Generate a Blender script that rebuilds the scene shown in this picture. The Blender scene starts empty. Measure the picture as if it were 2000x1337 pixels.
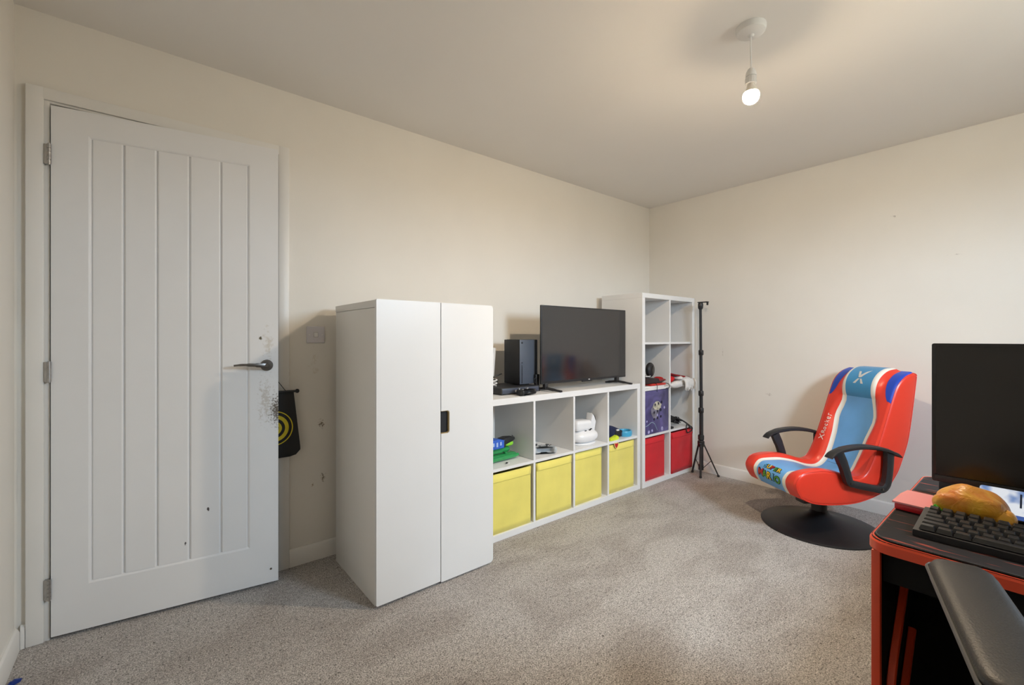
import bpy, bmesh, math, random
from mathutils import Vector, Matrix, noise
R = math.radians
random.seed(7)
C = bpy.context.scene.collection
scene = bpy.context.scene

# ------------------------------------------------------------------ camera
# x runs along the door wall, y points at the door wall, z is up; the camera stands at (0, 0)
F_PX, YAW, CAM_H, HORIZON = 863.13, 0.6894, 1.1317, 659.46
cd = bpy.data.cameras.new('camera'); cam = bpy.data.objects.new('camera', cd); C.objects.link(cam)
cam.location = (0, 0, CAM_H); cam.rotation_euler = (R(90), 0, -YAW)
cd.sensor_width = 36; cd.lens = F_PX/2000*36; cd.shift_y = (HORIZON-668.5)/2000
cd.clip_start = 0.02; cd.clip_end = 200
scene.camera = cam

# ------------------------------------------------------------------ world: overcast daylight outside
SKY = 178.0
world = bpy.data.worlds.new('overcast_sky'); scene.world = world; world.use_nodes = True
nt = world.node_tree; nt.nodes.clear()
wo = nt.nodes.new('ShaderNodeOutputWorld'); bg = nt.nodes.new('ShaderNodeBackground')
tc = nt.nodes.new('ShaderNodeTexCoord'); sp = nt.nodes.new('ShaderNodeSeparateXYZ')
rp = nt.nodes.new('ShaderNodeValToRGB')
cr = rp.color_ramp
cr.elements[0].position = 0.485; cr.elements[0].color = (0.10, 0.105, 0.095, 1)
cr.elements[1].position = 1.0; cr.elements[1].color = (0.68, 0.84, 1.0, 1)
hz = cr.elements.new(0.515); hz.color = (0.68/3, 0.84/3, 1.0/3, 1)      # standard overcast: (1 + 2 sin elevation) / 3
ma = nt.nodes.new('ShaderNodeMath'); ma.operation = 'MULTIPLY_ADD'; ma.inputs[1].default_value = 0.5; ma.inputs[2].default_value = 0.5
nt.links.new(tc.outputs['Generated'], sp.inputs[0]); nt.links.new(sp.outputs['Z'], ma.inputs[0])
nt.links.new(ma.outputs[0], rp.inputs[0]); nt.links.new(rp.outputs[0], bg.inputs['Color'])
bg.inputs['Strength'].default_value = SKY; nt.links.new(bg.outputs[0], wo.inputs[0])

# window opening in the wall behind the camera; the portal only helps to sample the sky through it
WX0, WX1, WZ0, WZ1 = 1.72, 2.36, 1.48, 2.14
ROOM_X0, ROOM_X1, ROOM_Y0, ROOM_Y1, ROOM_H = -0.374, 3.645, -0.92, 2.389, 2.345
pl = bpy.data.lights.new('window_portal', 'AREA'); pl.shape = 'RECTANGLE'; pl.size = WX1-WX0; pl.size_y = WZ1-WZ0
pl.cycles.is_portal = True
po = bpy.data.objects.new('window_portal', pl); C.objects.link(po)
po.location = ((WX0+WX1)/2, ROOM_Y0-0.13, (WZ0+WZ1)/2); po.rotation_euler = (R(90), 0, 0)

vs = scene.view_settings
vs.view_transform = 'Standard'; vs.look = 'None'; vs.gamma = 1; vs.use_curve_mapping = False; vs.exposure = -0.36
BULB_L = 3500.0

# ------------------------------------------------------------------ materials
def lin(h):
    h = h.lstrip('#'); v = [int(h[i:i+2], 16)/255 for i in (0, 2, 4)]
    return tuple(c/12.92 if c <= 0.04045 else ((c+0.055)/1.055)**2.4 for c in v)+(1,)
MATS = {}
def mat(name, col, rough=0.5, metal=0.0, var=0.0, vscale=6.0, bump=0.0, bscale=200.0, spec=0.5, smudge=None, coat=0.0, emit=0.0, sheen=0.0):
    """Principled material; var = colour variation by noise, bump = fine relief, smudge = list of (position, radii, colour, noise scale, threshold) stains"""
    if name in MATS: return MATS[name]
    m = bpy.data.materials.new(name); m.use_nodes = True; MATS[name] = m
    t = m.node_tree; b = t.nodes['Principled BSDF']
    if isinstance(col, str): col = lin(col)
    elif len(col) == 3: col = tuple(col)+(1,)
    b.inputs['Base Color'].default_value = col; b.inputs['Roughness'].default_value = rough; b.inputs['Metallic'].default_value = metal
    b.inputs['Specular IOR Level'].default_value = spec
    if coat: b.inputs['Coat Weight'].default_value = coat; b.inputs['Coat Roughness'].default_value = 0.15
    if sheen: b.inputs['Sheen Weight'].default_value = sheen
    if emit: b.inputs['Emission Color'].default_value = col; b.inputs['Emission Strength'].default_value = emit
    tcn = t.nodes.new('ShaderNodeTexCoord')
    sock = None
    if var:
        n = t.nodes.new('ShaderNodeTexNoise'); n.inputs['Scale'].default_value = vscale; n.inputs['Detail'].default_value = 5
        t.links.new(tcn.outputs['Object'], n.inputs['Vector'])
        r = t.nodes.new('ShaderNodeValToRGB')
        lo = tuple(max(0, c*(1-var)) for c in col[:3])+(1,); hi = tuple(min(1, c*(1+var)) for c in col[:3])+(1,)
        r.color_ramp.elements[0].position = 0.3; r.color_ramp.elements[0].color = lo
        r.color_ramp.elements[1].position = 0.7; r.color_ramp.elements[1].color = hi
        t.links.new(n.outputs['Fac'], r.inputs[0]); sock = r.outputs[0]
    for pos, rad, scol, nsc, thr in (smudge or []):
        mp = t.nodes.new('ShaderNodeVectorMath'); mp.operation = 'SUBTRACT'; mp.inputs[1].default_value = pos
        t.links.new(tcn.outputs['Object'], mp.inputs[0])
        dv = t.nodes.new('ShaderNodeVectorMath'); dv.operation = 'DIVIDE'; dv.inputs[1].default_value = rad
        t.links.new(mp.outputs[0], dv.inputs[0])
        ln = t.nodes.new('ShaderNodeVectorMath'); ln.operation = 'LENGTH'; t.links.new(dv.outputs[0], ln.inputs[0])
        mr = t.nodes.new('ShaderNodeMapRange'); mr.inputs[1].default_value = 1.0; mr.inputs[2].default_value = 0.0
        t.links.new(ln.outputs['Value'], mr.inputs[0])
        n = t.nodes.new('ShaderNodeTexNoise'); n.inputs['Scale'].default_value = nsc; n.inputs['Detail'].default_value = 6; n.inputs['Roughness'].default_value = 0.7
        t.links.new(tcn.outputs['Object'], n.inputs['Vector'])
        ad = t.nodes.new('ShaderNodeMath'); ad.operation = 'MULTIPLY_ADD'; ad.inputs[1].default_value = 0.5
        t.links.new(mr.outputs[0], ad.inputs[0]); t.links.new(n.outputs['Fac'], ad.inputs[2])
        m2 = t.nodes.new('ShaderNodeMapRange'); m2.inputs[1].default_value = thr; m2.inputs[2].default_value = thr+0.12
        t.links.new(ad.outputs[0], m2.inputs[0])
        m3 = t.nodes.new('ShaderNodeMath'); m3.operation = 'MULTIPLY'
        m4 = t.nodes.new('ShaderNodeMath'); m4.operation = 'GREATER_THAN'; m4.inputs[1].default_value = 0.001
        t.links.new(mr.outputs[0], m4.inputs[0]); t.links.new(m2.outputs[0], m3.inputs[0]); t.links.new(m4.outputs[0], m3.inputs[1])
        mx = t.nodes.new('ShaderNodeMix'); mx.data_type = 'RGBA'
        t.links.new(m3.outputs[0], mx.inputs[0])
        if sock: t.links.new(sock, mx.inputs[6])
        else: mx.inputs[6].default_value = col
        mx.inputs[7].default_value = tuple(scol)+(1,); sock = mx.outputs[2]
    if sock: t.links.new(sock, b.inputs['Base Color'])
    if bump:
        n = t.nodes.new('ShaderNodeTexNoise'); n.inputs['Scale'].default_value = bscale; n.inputs['Detail'].default_value = 3
        t.links.new(tcn.outputs['Object'], n.inputs['Vector'])
        bp = t.nodes.new('ShaderNodeBump'); bp.inputs['Strength'].default_value = bump; bp.inputs['Distance'].default_value = 0.002
        t.links.new(n.outputs['Fac'], bp.inputs['Height']); t.links.new(bp.outputs[0], b.inputs['Normal'])
    return m

def carpet_material():
    m = bpy.data.materials.new('carpet'); m.use_nodes = True
    t = m.node_tree; b = t.nodes['Principled BSDF']; b.inputs['Roughness'].default_value = 0.95; b.inputs['Specular IOR Level'].default_value = 0.1
    b.inputs['Sheen Weight'].default_value = 0.15
    tcn = t.nodes.new('ShaderNodeTexCoord')
    def nz(sc, det, dist=0.0, stretch=None):
        n = t.nodes.new('ShaderNodeTexNoise'); n.inputs['Scale'].default_value = sc; n.inputs['Detail'].default_value = det; n.inputs['Distortion'].default_value = dist
        if stretch:
            mp = t.nodes.new('ShaderNodeMapping'); mp.inputs['Scale'].default_value = stretch; mp.inputs['Rotation'].default_value = (0, 0, 0.7)
            t.links.new(tcn.outputs['Object'], mp.inputs[0]); t.links.new(mp.outputs[0], n.inputs['Vector'])
        else: t.links.new(tcn.outputs['Object'], n.inputs['Vector'])
        return n
    fine = nz(210, 4); mid = nz(60, 4); big = nz(2.6, 5, 0.9, (1, 1.8, 1)); spk = nz(85, 1); hair = nz(26, 2, 2.5, (1, 5, 1))
    def ramp(src, p0, c0, p1, c1):
        r = t.nodes.new('ShaderNodeValToRGB'); r.color_ramp.elements[0].position = p0; r.color_ramp.elements[0].color = c0
        r.color_ramp.elements[1].position = p1; r.color_ramp.elements[1].color = c1; t.links.new(src, r.inputs[0]); return r.outputs[0]
    def mul(a, bb, f=1.0):
        x = t.nodes.new('ShaderNodeMix'); x.data_type = 'RGBA'; x.blend_type = 'MULTIPLY'; x.inputs[0].default_value = f
        t.links.new(a, x.inputs[6]); t.links.new(bb, x.inputs[7]); return x.outputs[2]
    col = ramp(fine.outputs['Fac'], 0.36, (0.23, 0.214, 0.198, 1), 0.64, (0.75, 0.705, 0.66, 1))
    col = mul(col, ramp(mid.outputs['Fac'], 0.32, (0.74, 0.73, 0.72, 1), 0.58, (1, 1, 1, 1)))
    col = mul(col, ramp(big.outputs['Fac'], 0.36, (0.80, 0.775, 0.76, 1), 0.60, (1, 1, 1, 1)))
    col = mul(col, ramp(spk.outputs['Fac'], 0.27, (0.35, 0.33, 0.32, 1), 0.33, (1, 1, 1, 1)))
    col = mul(col, ramp(hair.outputs['Fac'], 0.235, (0.55, 0.53, 0.52, 1), 0.265, (1, 1, 1, 1)))
    t.links.new(col, b.inputs['Base Color'])
    bp = t.nodes.new('ShaderNodeBump'); bp.inputs['Strength'].default_value = 0.9; bp.inputs['Distance'].default_value = 0.006
    ad = t.nodes.new('ShaderNodeMath'); ad.operation = 'ADD'; t.links.new(fine.outputs['Fac'], ad.inputs[0]); t.links.new(mid.outputs['Fac'], ad.inputs[1])
    t.links.new(ad.outputs[0], bp.inputs['Height']); t.links.new(bp.outputs[0], b.inputs['Normal'])
    return m

SM = (0.16, 0.12, 0.07)
M_carpet = carpet_material()
M_wall = mat('wall_paint', (0.80, 0.77, 0.71), 0.85, var=0.02, vscale=2.5, bump=0.12, bscale=160, spec=0.2)
M_wallA = mat('wall_paint_scuffed', (0.80, 0.77, 0.71), 0.85, var=0.02, vscale=2.5, bump=0.12, bscale=160, spec=0.2,
    smudge=[((0.692, 2.389, 0.69), (0.042, 0.05, 0.060), SM, 130, 0.84), ((0.70, 2.389, 0.41), (0.035, 0.05, 0.06), SM, 130, 0.86),
            ((0.65, 2.389, 0.38), (0.02, 0.05, 0.04), (0.4, 0.3, 0.2), 80, 0.90), ((0.66, 2.389, 1.0), (0.14, 0.05, 0.25), (0.70, 0.65, 0.56), 30, 0.93)])
M_wallB = mat('wall_paint_marked', (0.80, 0.77, 0.715), 0.85, var=0.02, vscale=2.5, bump=0.12, bscale=160, spec=0.2,
    smudge=[((3.645, 1.70, 1.02), (0.05, 0.02, 0.14), (0.5, 0.45, 0.4), 60, 0.93), ((3.645, 0.62, 1.9), (0.05, 0.05, 0.03), (0.5, 0.47, 0.43), 90, 0.9),
            ((3.645, 0.35, 1.62), (0.05, 0.16, 0.02), (0.6, 0.56, 0.52), 60, 0.93), ((3.645, 1.35, 0.7), (0.05, 0.10, 0.05), (0.55, 0.5, 0.45), 60, 0.93)])
M_ceil = mat('ceiling_paint', (0.86, 0.84, 0.81), 0.9, var=0.01, vscale=2, bump=0.06, bscale=120, spec=0.2)
M_trim = mat('white_gloss_trim', (0.80, 0.785, 0.75), 0.4, var=0.015, vscale=5, bump=0.03, bscale=60)
M_door = mat('door_paint', (0.80, 0.80, 0.80), 0.45, var=0.012, vscale=5, bump=0.05, bscale=260,
    smudge=[((0.745, 0, 0.80), (0.085, 0.1, 0.19), (0.13, 0.105, 0.08), 120, 0.83), ((0.71, 0, 1.10), (0.07, 0.1, 0.22), (0.66, 0.63, 0.58), 45, 0.86),
            ((0.70, 0, 0.85), (0.09, 0.1, 0.32), (0.60, 0.57, 0.53), 70, 0.86), ((0.681, 0, 1.13), (0.016, 0.1, 0.014), (0.12, 0.10, 0.06), 120, 0.72),
            ((0.485, 0, 0.394), (0.008, 0.1, 0.011), (0.06, 0.05, 0.05), 90, 0.65), ((0.405, 0, 0.266), (0.006, 0.1, 0.010), (0.10, 0.09, 0.09), 90, 0.65)])
M_lam = mat('white_laminate', (0.82, 0.82, 0.815), 0.35, var=0.01, vscale=4, bump=0.02, bscale=300)
M_lamin = mat('white_foil_panel', (0.80, 0.785, 0.75), 0.45, var=0.012, vscale=4, bump=0.02, bscale=300)
M_steel = mat('brushed_steel', (0.42, 0.41, 0.40), 0.32, 1.0, var=0.1, vscale=40)
M_dsteel = mat('dark_steel', (0.16, 0.155, 0.15), 0.35, 1.0, var=0.1, vscale=40)
M_plastw = mat('white_plastic', (0.80, 0.79, 0.77), 0.4, var=0.01, bump=0.02)
M_black = mat('black_plastic', (0.018, 0.018, 0.020), 0.45, var=0.1, bump=0.05, bscale=400)
M_blackm = mat('matt_black', (0.012, 0.012, 0.013), 0.7, var=0.1, bump=0.08, bscale=400)
M_blackg = mat('gloss_black', (0.008, 0.008, 0.009), 0.12, var=0.05)
M_grey = mat('grey_plastic', (0.48, 0.51, 0.53), 0.35, var=0.06)
M_dark = mat('dark_void', (0.02, 0.02, 0.02), 0.9, var=0.1)

# ------------------------------------------------------------------ mesh helpers
def bbox(bm, lo, hi, b=0.0, seg=2, M=None):
    lo = Vector(lo); hi = Vector(hi); s = hi-lo; c = (lo+hi)/2
    mt = Matrix.Translation(c) @ Matrix.Diagonal((s.x, s.y, s.z, 1))
    if M is not None: mt = M @ mt
    g = bmesh.ops.create_cube(bm, size=1, matrix=mt)
    if b > 0:
        es = list({e for v in g['verts'] for e in v.link_edges})
        bmesh.ops.bevel(bm, geom=es, offset=b, segments=seg, affect='EDGES', profile=0.5)
    return bm
def frame(d):
    d = d.normalized(); a = Vector((0, 0, 1)) if abs(d.z) < 0.9 else Vector((1, 0, 0))
    u = d.cross(a).normalized(); return u, d.cross(u).normalized()
def skin(bm, rings, close_ends=True, loop=False):
    vr = [[bm.verts.new(p) for p in r] for r in rings]; n = len(vr[0])
    pairs = list(zip(vr, vr[1:]))+([(vr[-1], vr[0])] if loop else [])
    for a, b in pairs:
        for i in range(n):
            try: bm.faces.new((a[i], a[(i+1) % n], b[(i+1) % n], b[i]))
            except ValueError: pass
    if close_ends and not loop:
        bm.faces.new(vr[0][::-1]); bm.faces.new(vr[-1])
    return vr
def smooth_path(pts, n=6):
    pts = [Vector(p) for p in pts]; out = []
    for i in range(len(pts)-1):
        p0 = pts[max(i-1, 0)]; p1 = pts[i]; p2 = pts[i+1]; p3 = pts[min(i+2, len(pts)-1)]
        for k in range(n):
            t = k/n
            out.append(0.5*((2*p1)+(p2-p0)*t+(2*p0-5*p1+4*p2-p3)*t*t+(3*p1-p0-3*p2+p3)*t**3))
    out.append(pts[-1]); return out
def tube(bm, pts, r, n=8, loop=False, sub=0):
    pts = [Vector(p) for p in pts]
    if sub: pts = smooth_path(pts, sub)
    rs = r if isinstance(r, (list, tuple)) else [r]*len(pts)
    if len(rs) != len(pts): rs = [rs[min(int(i/len(pts)*len(rs)), len(rs)-1)] for i in range(len(pts))]
    d0 = pts[1]-pts[0]; u, v = frame(d0); rings = []
    for i, p in enumerate(pts):
        if loop: d = pts[(i+1) % len(pts)]-pts[i-1]
        else: d = pts[min(i+1, len(pts)-1)]-pts[max(i-1, 0)]
        d.normalize(); u = (u-d*u.dot(d)).normalized(); v = d.cross(u)
        rings.append([p+(u*math.cos(2*math.pi*k/n)+v*math.sin(2*math.pi*k/n))*rs[i] for k in range(n)])
    skin(bm, rings, loop=loop); return bm
def rbar(bm, pts, w, h, side, sub=0):
    """bar of rectangular section: w across `side`, h across the other way"""
    pts = [Vector(p) for p in pts]
    if sub: pts = smooth_path(pts, sub)
    side = Vector(side).normalized(); rings = []
    hs = h if isinstance(h, (list, tuple)) else [h]*len(pts)
    if len(hs) != len(pts): hs = [hs[min(int(i/len(pts)*len(hs)), len(hs)-1)] for i in range(len(pts))]
    for i, p in enumerate(pts):
        d = (pts[min(i+1, len(pts)-1)]-pts[max(i-1, 0)]).normalized(); n = d.cross(side).normalized(); hh = hs[i]
        c = 0.28
        sec = [(-1, -1+2*c), (-1+c, -1), (1-c, -1), (1, -1+2*c), (1, 1-2*c), (1-c, 1), (-1+c, 1), (-1, 1-2*c)]
        rings.append([p+side*(a*w/2)+n*(b*hh/2) for a, b in sec])
    skin(bm, rings); return bm
def lathe(bm, prof, n=32, M=None, cap=True):
    rings = []
    for r, z in prof:
        ring = [Vector((r*math.cos(2*math.pi*k/n), r*math.sin(2*math.pi*k/n), z)) for k in range(n)]
        rings.append([M @ p for p in ring] if M is not None else ring)
    skin(bm, rings, close_ends=cap); return bm
def prism(bm, poly, lo, hi, axis='y', b=0.0, M=None, seg=2):
    f = {'y': lambda a, c, h: (a, h, c), 'x': lambda a, c, h: (h, a, c), 'z': lambda a, c, h: (a, c, h)}[axis]
    A = [bm.verts.new(M @ Vector(f(a, c, lo)) if M is not None else f(a, c, lo)) for a, c in poly]
    B = [bm.verts.new(M @ Vector(f(a, c, hi)) if M is not None else f(a, c, hi)) for a, c in poly]
    fa = bm.faces.new(A[::-1]); fb = bm.faces.new(B); n = len(A)
    for i in range(n): bm.faces.new((A[i], A[(i+1) % n], B[(i+1) % n], B[i]))
    if b: bmesh.ops.bevel(bm, geom=list(fa.edges)+list(fb.edges), offset=b, segments=seg, affect='EDGES', profile=0.5)
    return bm
def blob(bm, c, r, nz=0.0, nsc=8.0, M=None, u=24, v=16, pw=1.0, seed=0):
    """rounded body: superellipsoid with noise"""
    rings = []; c = Vector(c)
    def sg(x): return math.copysign(abs(x)**pw, x)
    for j in range(1, v):
        ph = math.pi*j/v-math.pi/2; ring = []
        for i in range(u):
            th = 2*math.pi*i/u
            p = Vector((sg(math.cos(ph))*sg(math.cos(th))*r[0], sg(math.cos(ph))*sg(math.sin(th))*r[1], sg(math.sin(ph))*r[2]))
            if nz: p *= 1+nz*noise.noise((p+Vector((seed, seed*2, 0)))*nsc)
            p = p+c
            ring.append(M @ p if M is not None else p)
        rings.append(ring)
    skin(bm, rings); return bm
def rrect(x0, y0, x1, y1, r, n=5):
    rs = r if isinstance(r, (list, tuple)) else [r]*4
    out = []
    for (cx, cy, a0), rr in zip(((x1, y1, 0), (x0, y1, 90), (x0, y0, 180), (x1, y0, 270)), rs):
        sx = -1 if cx == x1 else 1; sy = -1 if cy == y1 else 1
        if rr <= 1e-6: out.append((cx, cy)); continue
        for k in range(n+1):
            a = R(a0+90*k/n); out.append((cx+sx*rr+rr*math.cos(a), cy+sy*rr+rr*math.sin(a)))
    return out
def add(name, bm, m, parent=None, smooth=True, ang=35, recalc=True):
    if recalc: bmesh.ops.recalc_face_normals(bm, faces=bm.faces)
    me = bpy.data.meshes.new(name); bm.to_mesh(me); bm.free()
    me.materials.append(m)
    if smooth:
        for p in me.polygons: p.use_smooth = True
        me.set_sharp_from_angle(angle=R(ang))
    o = bpy.data.objects.new(name, me); C.objects.link(o)
    if parent: o.parent = parent
    return o
def tag(o, label, cat, group=None, kind=None):
    o['label'] = label; o['category'] = cat
    if group: o['group'] = group
    if kind: o['kind'] = kind
    return o
def thing(name, label, cat, loc=(0, 0, 0), rz=0.0, group=None):
    o = bpy.data.objects.new(name, None); C.objects.link(o); o.location = loc; o.rotation_euler = (0, 0, rz); o.empty_display_size = 0.05
    return tag(o, label, cat, group)
def struct(name, bm=None, m=None, parent=None, loc=None, label=None, cat=None, **k):
    if bm is None:
        o = bpy.data.objects.new(name, None); C.objects.link(o); o.empty_display_size = 0.05
    else: o = add(name, bm, m, parent, **k)
    if loc: o.location = loc
    if not parent: o['kind'] = 'structure'; o['label'] = label; o['category'] = cat
    return o
def B(*a, **k): return bbox(bmesh.new(), *a, **k)
def text_bm(s, size, depth=0.001, spacing=1.0, shear=0.0):
    cu = bpy.data.curves.new('lettering', 'FONT'); cu.body = s; cu.size = size; cu.align_x = 'CENTER'; cu.align_y = 'CENTER'; cu.extrude = depth/2
    cu.space_character = spacing; cu.shear = shear; cu.resolution_u = 3
    o = bpy.data.objects.new('lettering', cu); C.objects.link(o)
    bpy.context.view_layer.update()
    me = bpy.data.meshes.new_from_object(o.evaluated_get(bpy.context.evaluated_depsgraph_get()))
    bm = bmesh.new(); bm.from_mesh(me)
    bpy.data.objects.remove(o); bpy.data.curves.remove(cu); bpy.data.meshes.remove(me)
    return bm

# ================================================================== THE ROOM
X0, X1, Y0, Y1, H = ROOM_X0, ROOM_X1, ROOM_Y0, ROOM_Y1, ROOM_H
T = 0.12
OX0, OX1, OZ = -0.287, 0.480, 2.012     # door opening
HY = 3.5                                 # hallway depth behind the door
struct('floor', B((X0-T, Y0-T, -0.1), (X1+T, HY+T, 0)), M_carpet, label='worn grey brown carpet covering the whole bedroom floor', cat='floor')
struct('ceiling', B((X0-T, Y0-T, H), (X1+T, HY+T, H+0.1)), M_ceil, label='plain off white painted bedroom ceiling', cat='ceiling')
bm = bmesh.new()
bbox(bm, (X0, Y1, 0), (OX0, Y1+T, H)); bbox(bm, (OX1, Y1, 0), (X1, Y1+T, H)); bbox(bm, (OX0, Y1, OZ), (OX1, Y1+T, H))
struct('wall_back', bm, M_wallA, label='long cream wall with the door, cupboard and television', cat='wall')
struct('wall_right', B((X1, Y0-T, 0), (X1+T, HY+T, H)), M_wallB, label='bare pale wall behind the red rocker chair', cat='wall')
struct('wall_left', B((X0-T, Y0-T, 0), (X0, HY+T, H)), M_wall, label='narrow strip of pale wall left of the door frame', cat='wall')
bm = bmesh.new()
bbox(bm, (X0, Y0-T, 0), (WX0, Y0, H)); bbox(bm, (WX1, Y0-T, 0), (X1, Y0, H)); bbox(bm, (WX0, Y0-T, 0), (WX1, Y0, WZ0)); bbox(bm, (WX0, Y0-T, WZ1), (WX1, Y0, H))
struct('wall_front', bm, M_wall, label='window wall behind the camera', cat='wall')
struct('wall_hall', B((X0, HY, 0), (X1, HY+T, H)), M_wall, label='hallway wall beyond the bedroom door', cat='wall')
# window
w = struct('window_1', None, label='white framed window in the wall behind the camera', cat='window', loc=((WX0+WX1)/2, Y0, WZ0))
ww, wh = (WX1-WX0)/2, WZ1-WZ0
bm = bmesh.new()
for a in ((-ww, -ww+0.04), (ww-0.04, ww)): bbox(bm, (a[0], -0.10, 0), (a[1], -0.04, wh), 0.004)
for a in ((0, 0.05), (wh-0.05, wh)): bbox(bm, (-ww, -0.10, a[0]), (ww, -0.04, a[1]), 0.004)
add('window_frame', bm, M_plastw, w)
add('window_sill', B((-ww-0.04, -0.04, -0.03), (ww+0.04, 0.06, 0), 0.005), M_trim, w)
mg = bpy.data.materials.new('window_glass'); mg.use_nodes = True; t = mg.node_tree; t.nodes.clear()
o_ = t.nodes.new('ShaderNodeOutputMaterial'); tr = t.nodes.new('ShaderNodeBsdfTransparent'); gl = t.nodes.new('ShaderNodeBsdfGlossy'); gl.inputs['Roughness'].default_value = 0.02
mx = t.nodes.new('ShaderNodeMixShader'); mx.inputs[0].default_value = 0.05
t.links.new(tr.outputs[0], mx.inputs[1]); t.links.new(gl.outputs[0], mx.inputs[2]); t.links.new(mx.outputs[0], o_.inputs[0])
add('pane', B((-ww+0.04, -0.072, 0.05), (ww-0.04, -0.068, wh-0.05)), mg, w)

# baseboards
def board(name, a, b, label, nrm):
    """skirting along the floor from a to b with an eased top edge; nrm points into the room"""
    bm = bmesh.new(); a = Vector((a[0], a[1], 0)); b = Vector((b[0], b[1], 0)); n = Vector((nrm[0], nrm[1], 0))
    sec = [(0, 0), (0.016, 0), (0.016, 0.066), (0.012, 0.078), (0.006, 0.084), (0, 0.084)]
    skin(bm, [[p+n*u+Vector((0, 0, z)) for u, z in sec] for p in (a, b)])
    return struct(name, bm, M_trim, label=label, cat='baseboard', ang=20)
board('baseboard_back', (0.538, Y1), (X1, Y1), 'white skirting board along the long wall behind the cupboard', (0, -1))
board('baseboard_door', (X0+0.016, Y1), (-0.346, Y1), 'short piece of white skirting squeezed between left wall and architrave', (0, -1))
board('baseboard_right', (X1, Y0), (X1, Y1-0.016), 'white skirting board behind the rocker chair', (-1, 0))
board('baseboard_left', (X0, Y0), (X0, Y1-0.02), 'white skirting board on the wall left of the door', (1, 0))
board('baseboard_front', (X0+0.016, Y0), (X1-0.016, Y0), 'white skirting board under the window', (0, 1))

# door lining, stop and architrave
bm = bmesh.new()
AX0, AX1, AZ = -0.345, 0.537, 2.063
yf = Y1-0.020
for x0, x1, z1 in ((AX0, OX0-0.010, AZ), (OX1+0.008, AX1, AZ)): bbox(bm, (x0, yf, 0), (x1, Y1, z1), 0.004)
bbox(bm, (AX0+0.005, yf+0.0005, OZ+0.006), (AX1-0.005, Y1, AZ), 0.004)
tr_ = struct('trim_1', bm, M_trim, label='white architrave around the panelled bedroom door', cat='door frame')
bm = bmesh.new()
bbox(bm, (OX0-0.012, Y1-0.010, 0), (OX0+0.004, Y1+T+0.01, OZ+0.02), 0.002); bbox(bm, (OX1-0.002, Y1-0.010, 0), (OX1+0.012, Y1+T+0.01, OZ+0.02), 0.002)
bbox(bm, (OX0, Y1-0.010, OZ-0.002), (OX1, Y1+T+0.01, OZ+0.02), 0.002)
bbox(bm, (OX0, Y1+0.045, 0), (OX0+0.016, Y1+0.075, OZ), 0.002); bbox(bm, (OX1-0.016, Y1+0.045, 0), (OX1, Y1+0.075, OZ), 0.002)
add('door_lining', bm, M_trim, tr_)

# door leaf: local x along the leaf from the hinge, local -y faces the room
LW, LZ0, LZ1 = 0.752, 0.014, 2.000
door = struct('door_1', None, label='white panelled door standing slightly ajar, scuffed around the handle', cat='door', loc=(-0.279, 2.367, 0))
door.rotation_euler = (0, 0, -R(8.06))
PX0, PX1, PZ0, PZ1 = 0.103, 0.640, 0.186, 1.908
bm = bmesh.new()
bbox(bm, (0, 0.010, LZ0), (LW, 0.035, LZ1), 0.0)
add('leaf_core', bm, M_door, door)
bm = bmesh.new()   # stiles and rails as one moulded frame
for lo, hi in (((0, 0, LZ0), (PX0, 0.0101, LZ1)), ((PX1, 0, LZ0), (LW, 0.0101, LZ1)), ((PX0, 0, PZ1), (PX1, 0.0101, LZ1)), ((PX0, 0, LZ0), (PX1, 0.0101, PZ0))):
    bbox(bm, lo, hi)
bmesh.ops.remove_doubles(bm, verts=bm.verts, dist=1e-5)
add('stiles_and_rails', bm, M_door, door, smooth=False)
bm = bmesh.new()   # ovolo bead around the panel
for a, b_, c_ in ((PX0, PZ0, 0), (PX1, PZ0, 0)):
    sx = 1 if a == PX0 else -1
    prism(bm, [(a, 0.0), (a+sx*0.004, 0.001), (a+sx*0.009, 0.006), (a+sx*0.009, 0.0101), (a, 0.0101)], PZ0, PZ1, 'z')
for zz, sz in ((PZ0, 1), (PZ1, -1)):
    prism(bm, [(0.0, zz), (0.001, zz+sz*0.004), (0.006, zz+sz*0.009), (0.0101, zz+sz*0.009), (0.0101, zz)], PX0, PX1, 'x')
add('panel_bead', bm, M_door, door)
gx = [PX0+0.009, 0.207, 0.311, 0.419, 0.530, PX1-0.009]
for i in range(5):
    a, b_ = gx[i]+(0.0 if i == 0 else 0.0015), gx[i+1]-(0.0 if i == 4 else 0.0015)
    e = 0.005
    bm = prism(bmesh.new(), [(a, 0.0101), (a, 0.0075), (a+e, 0.0028), (b_-e, 0.0028), (b_, 0.0075), (b_, 0.0101)], PZ0+0.009, PZ1-0.009, 'z')
    add('plank', bm, M_door, door, ang=20)
# hinges
for hz in (1.815, 1.005, 0.195):
    hbm = bmesh.new()
    bbox(hbm, (-0.018, -0.004, hz-0.037), (-0.002, 0.012, hz+0.037), 0.001)
    hg = add('hinge', hbm, M_steel, door)
    kb = bmesh.new()
    for k in range(5):
        lathe(kb, [(0.0062, 0.0006+k*0.0148), (0.0062, 0.0142+k*0.0148)], 14, Matrix.Translation((-0.003, -0.007, hz-0.037)))
    lathe(kb, [(0.004, -0.003), (0.004, 0.077)], 10, Matrix.Translation((-0.003, -0.007, hz-0.037)))
    add('hinge_knuckle', kb, M_steel, hg)
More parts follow.
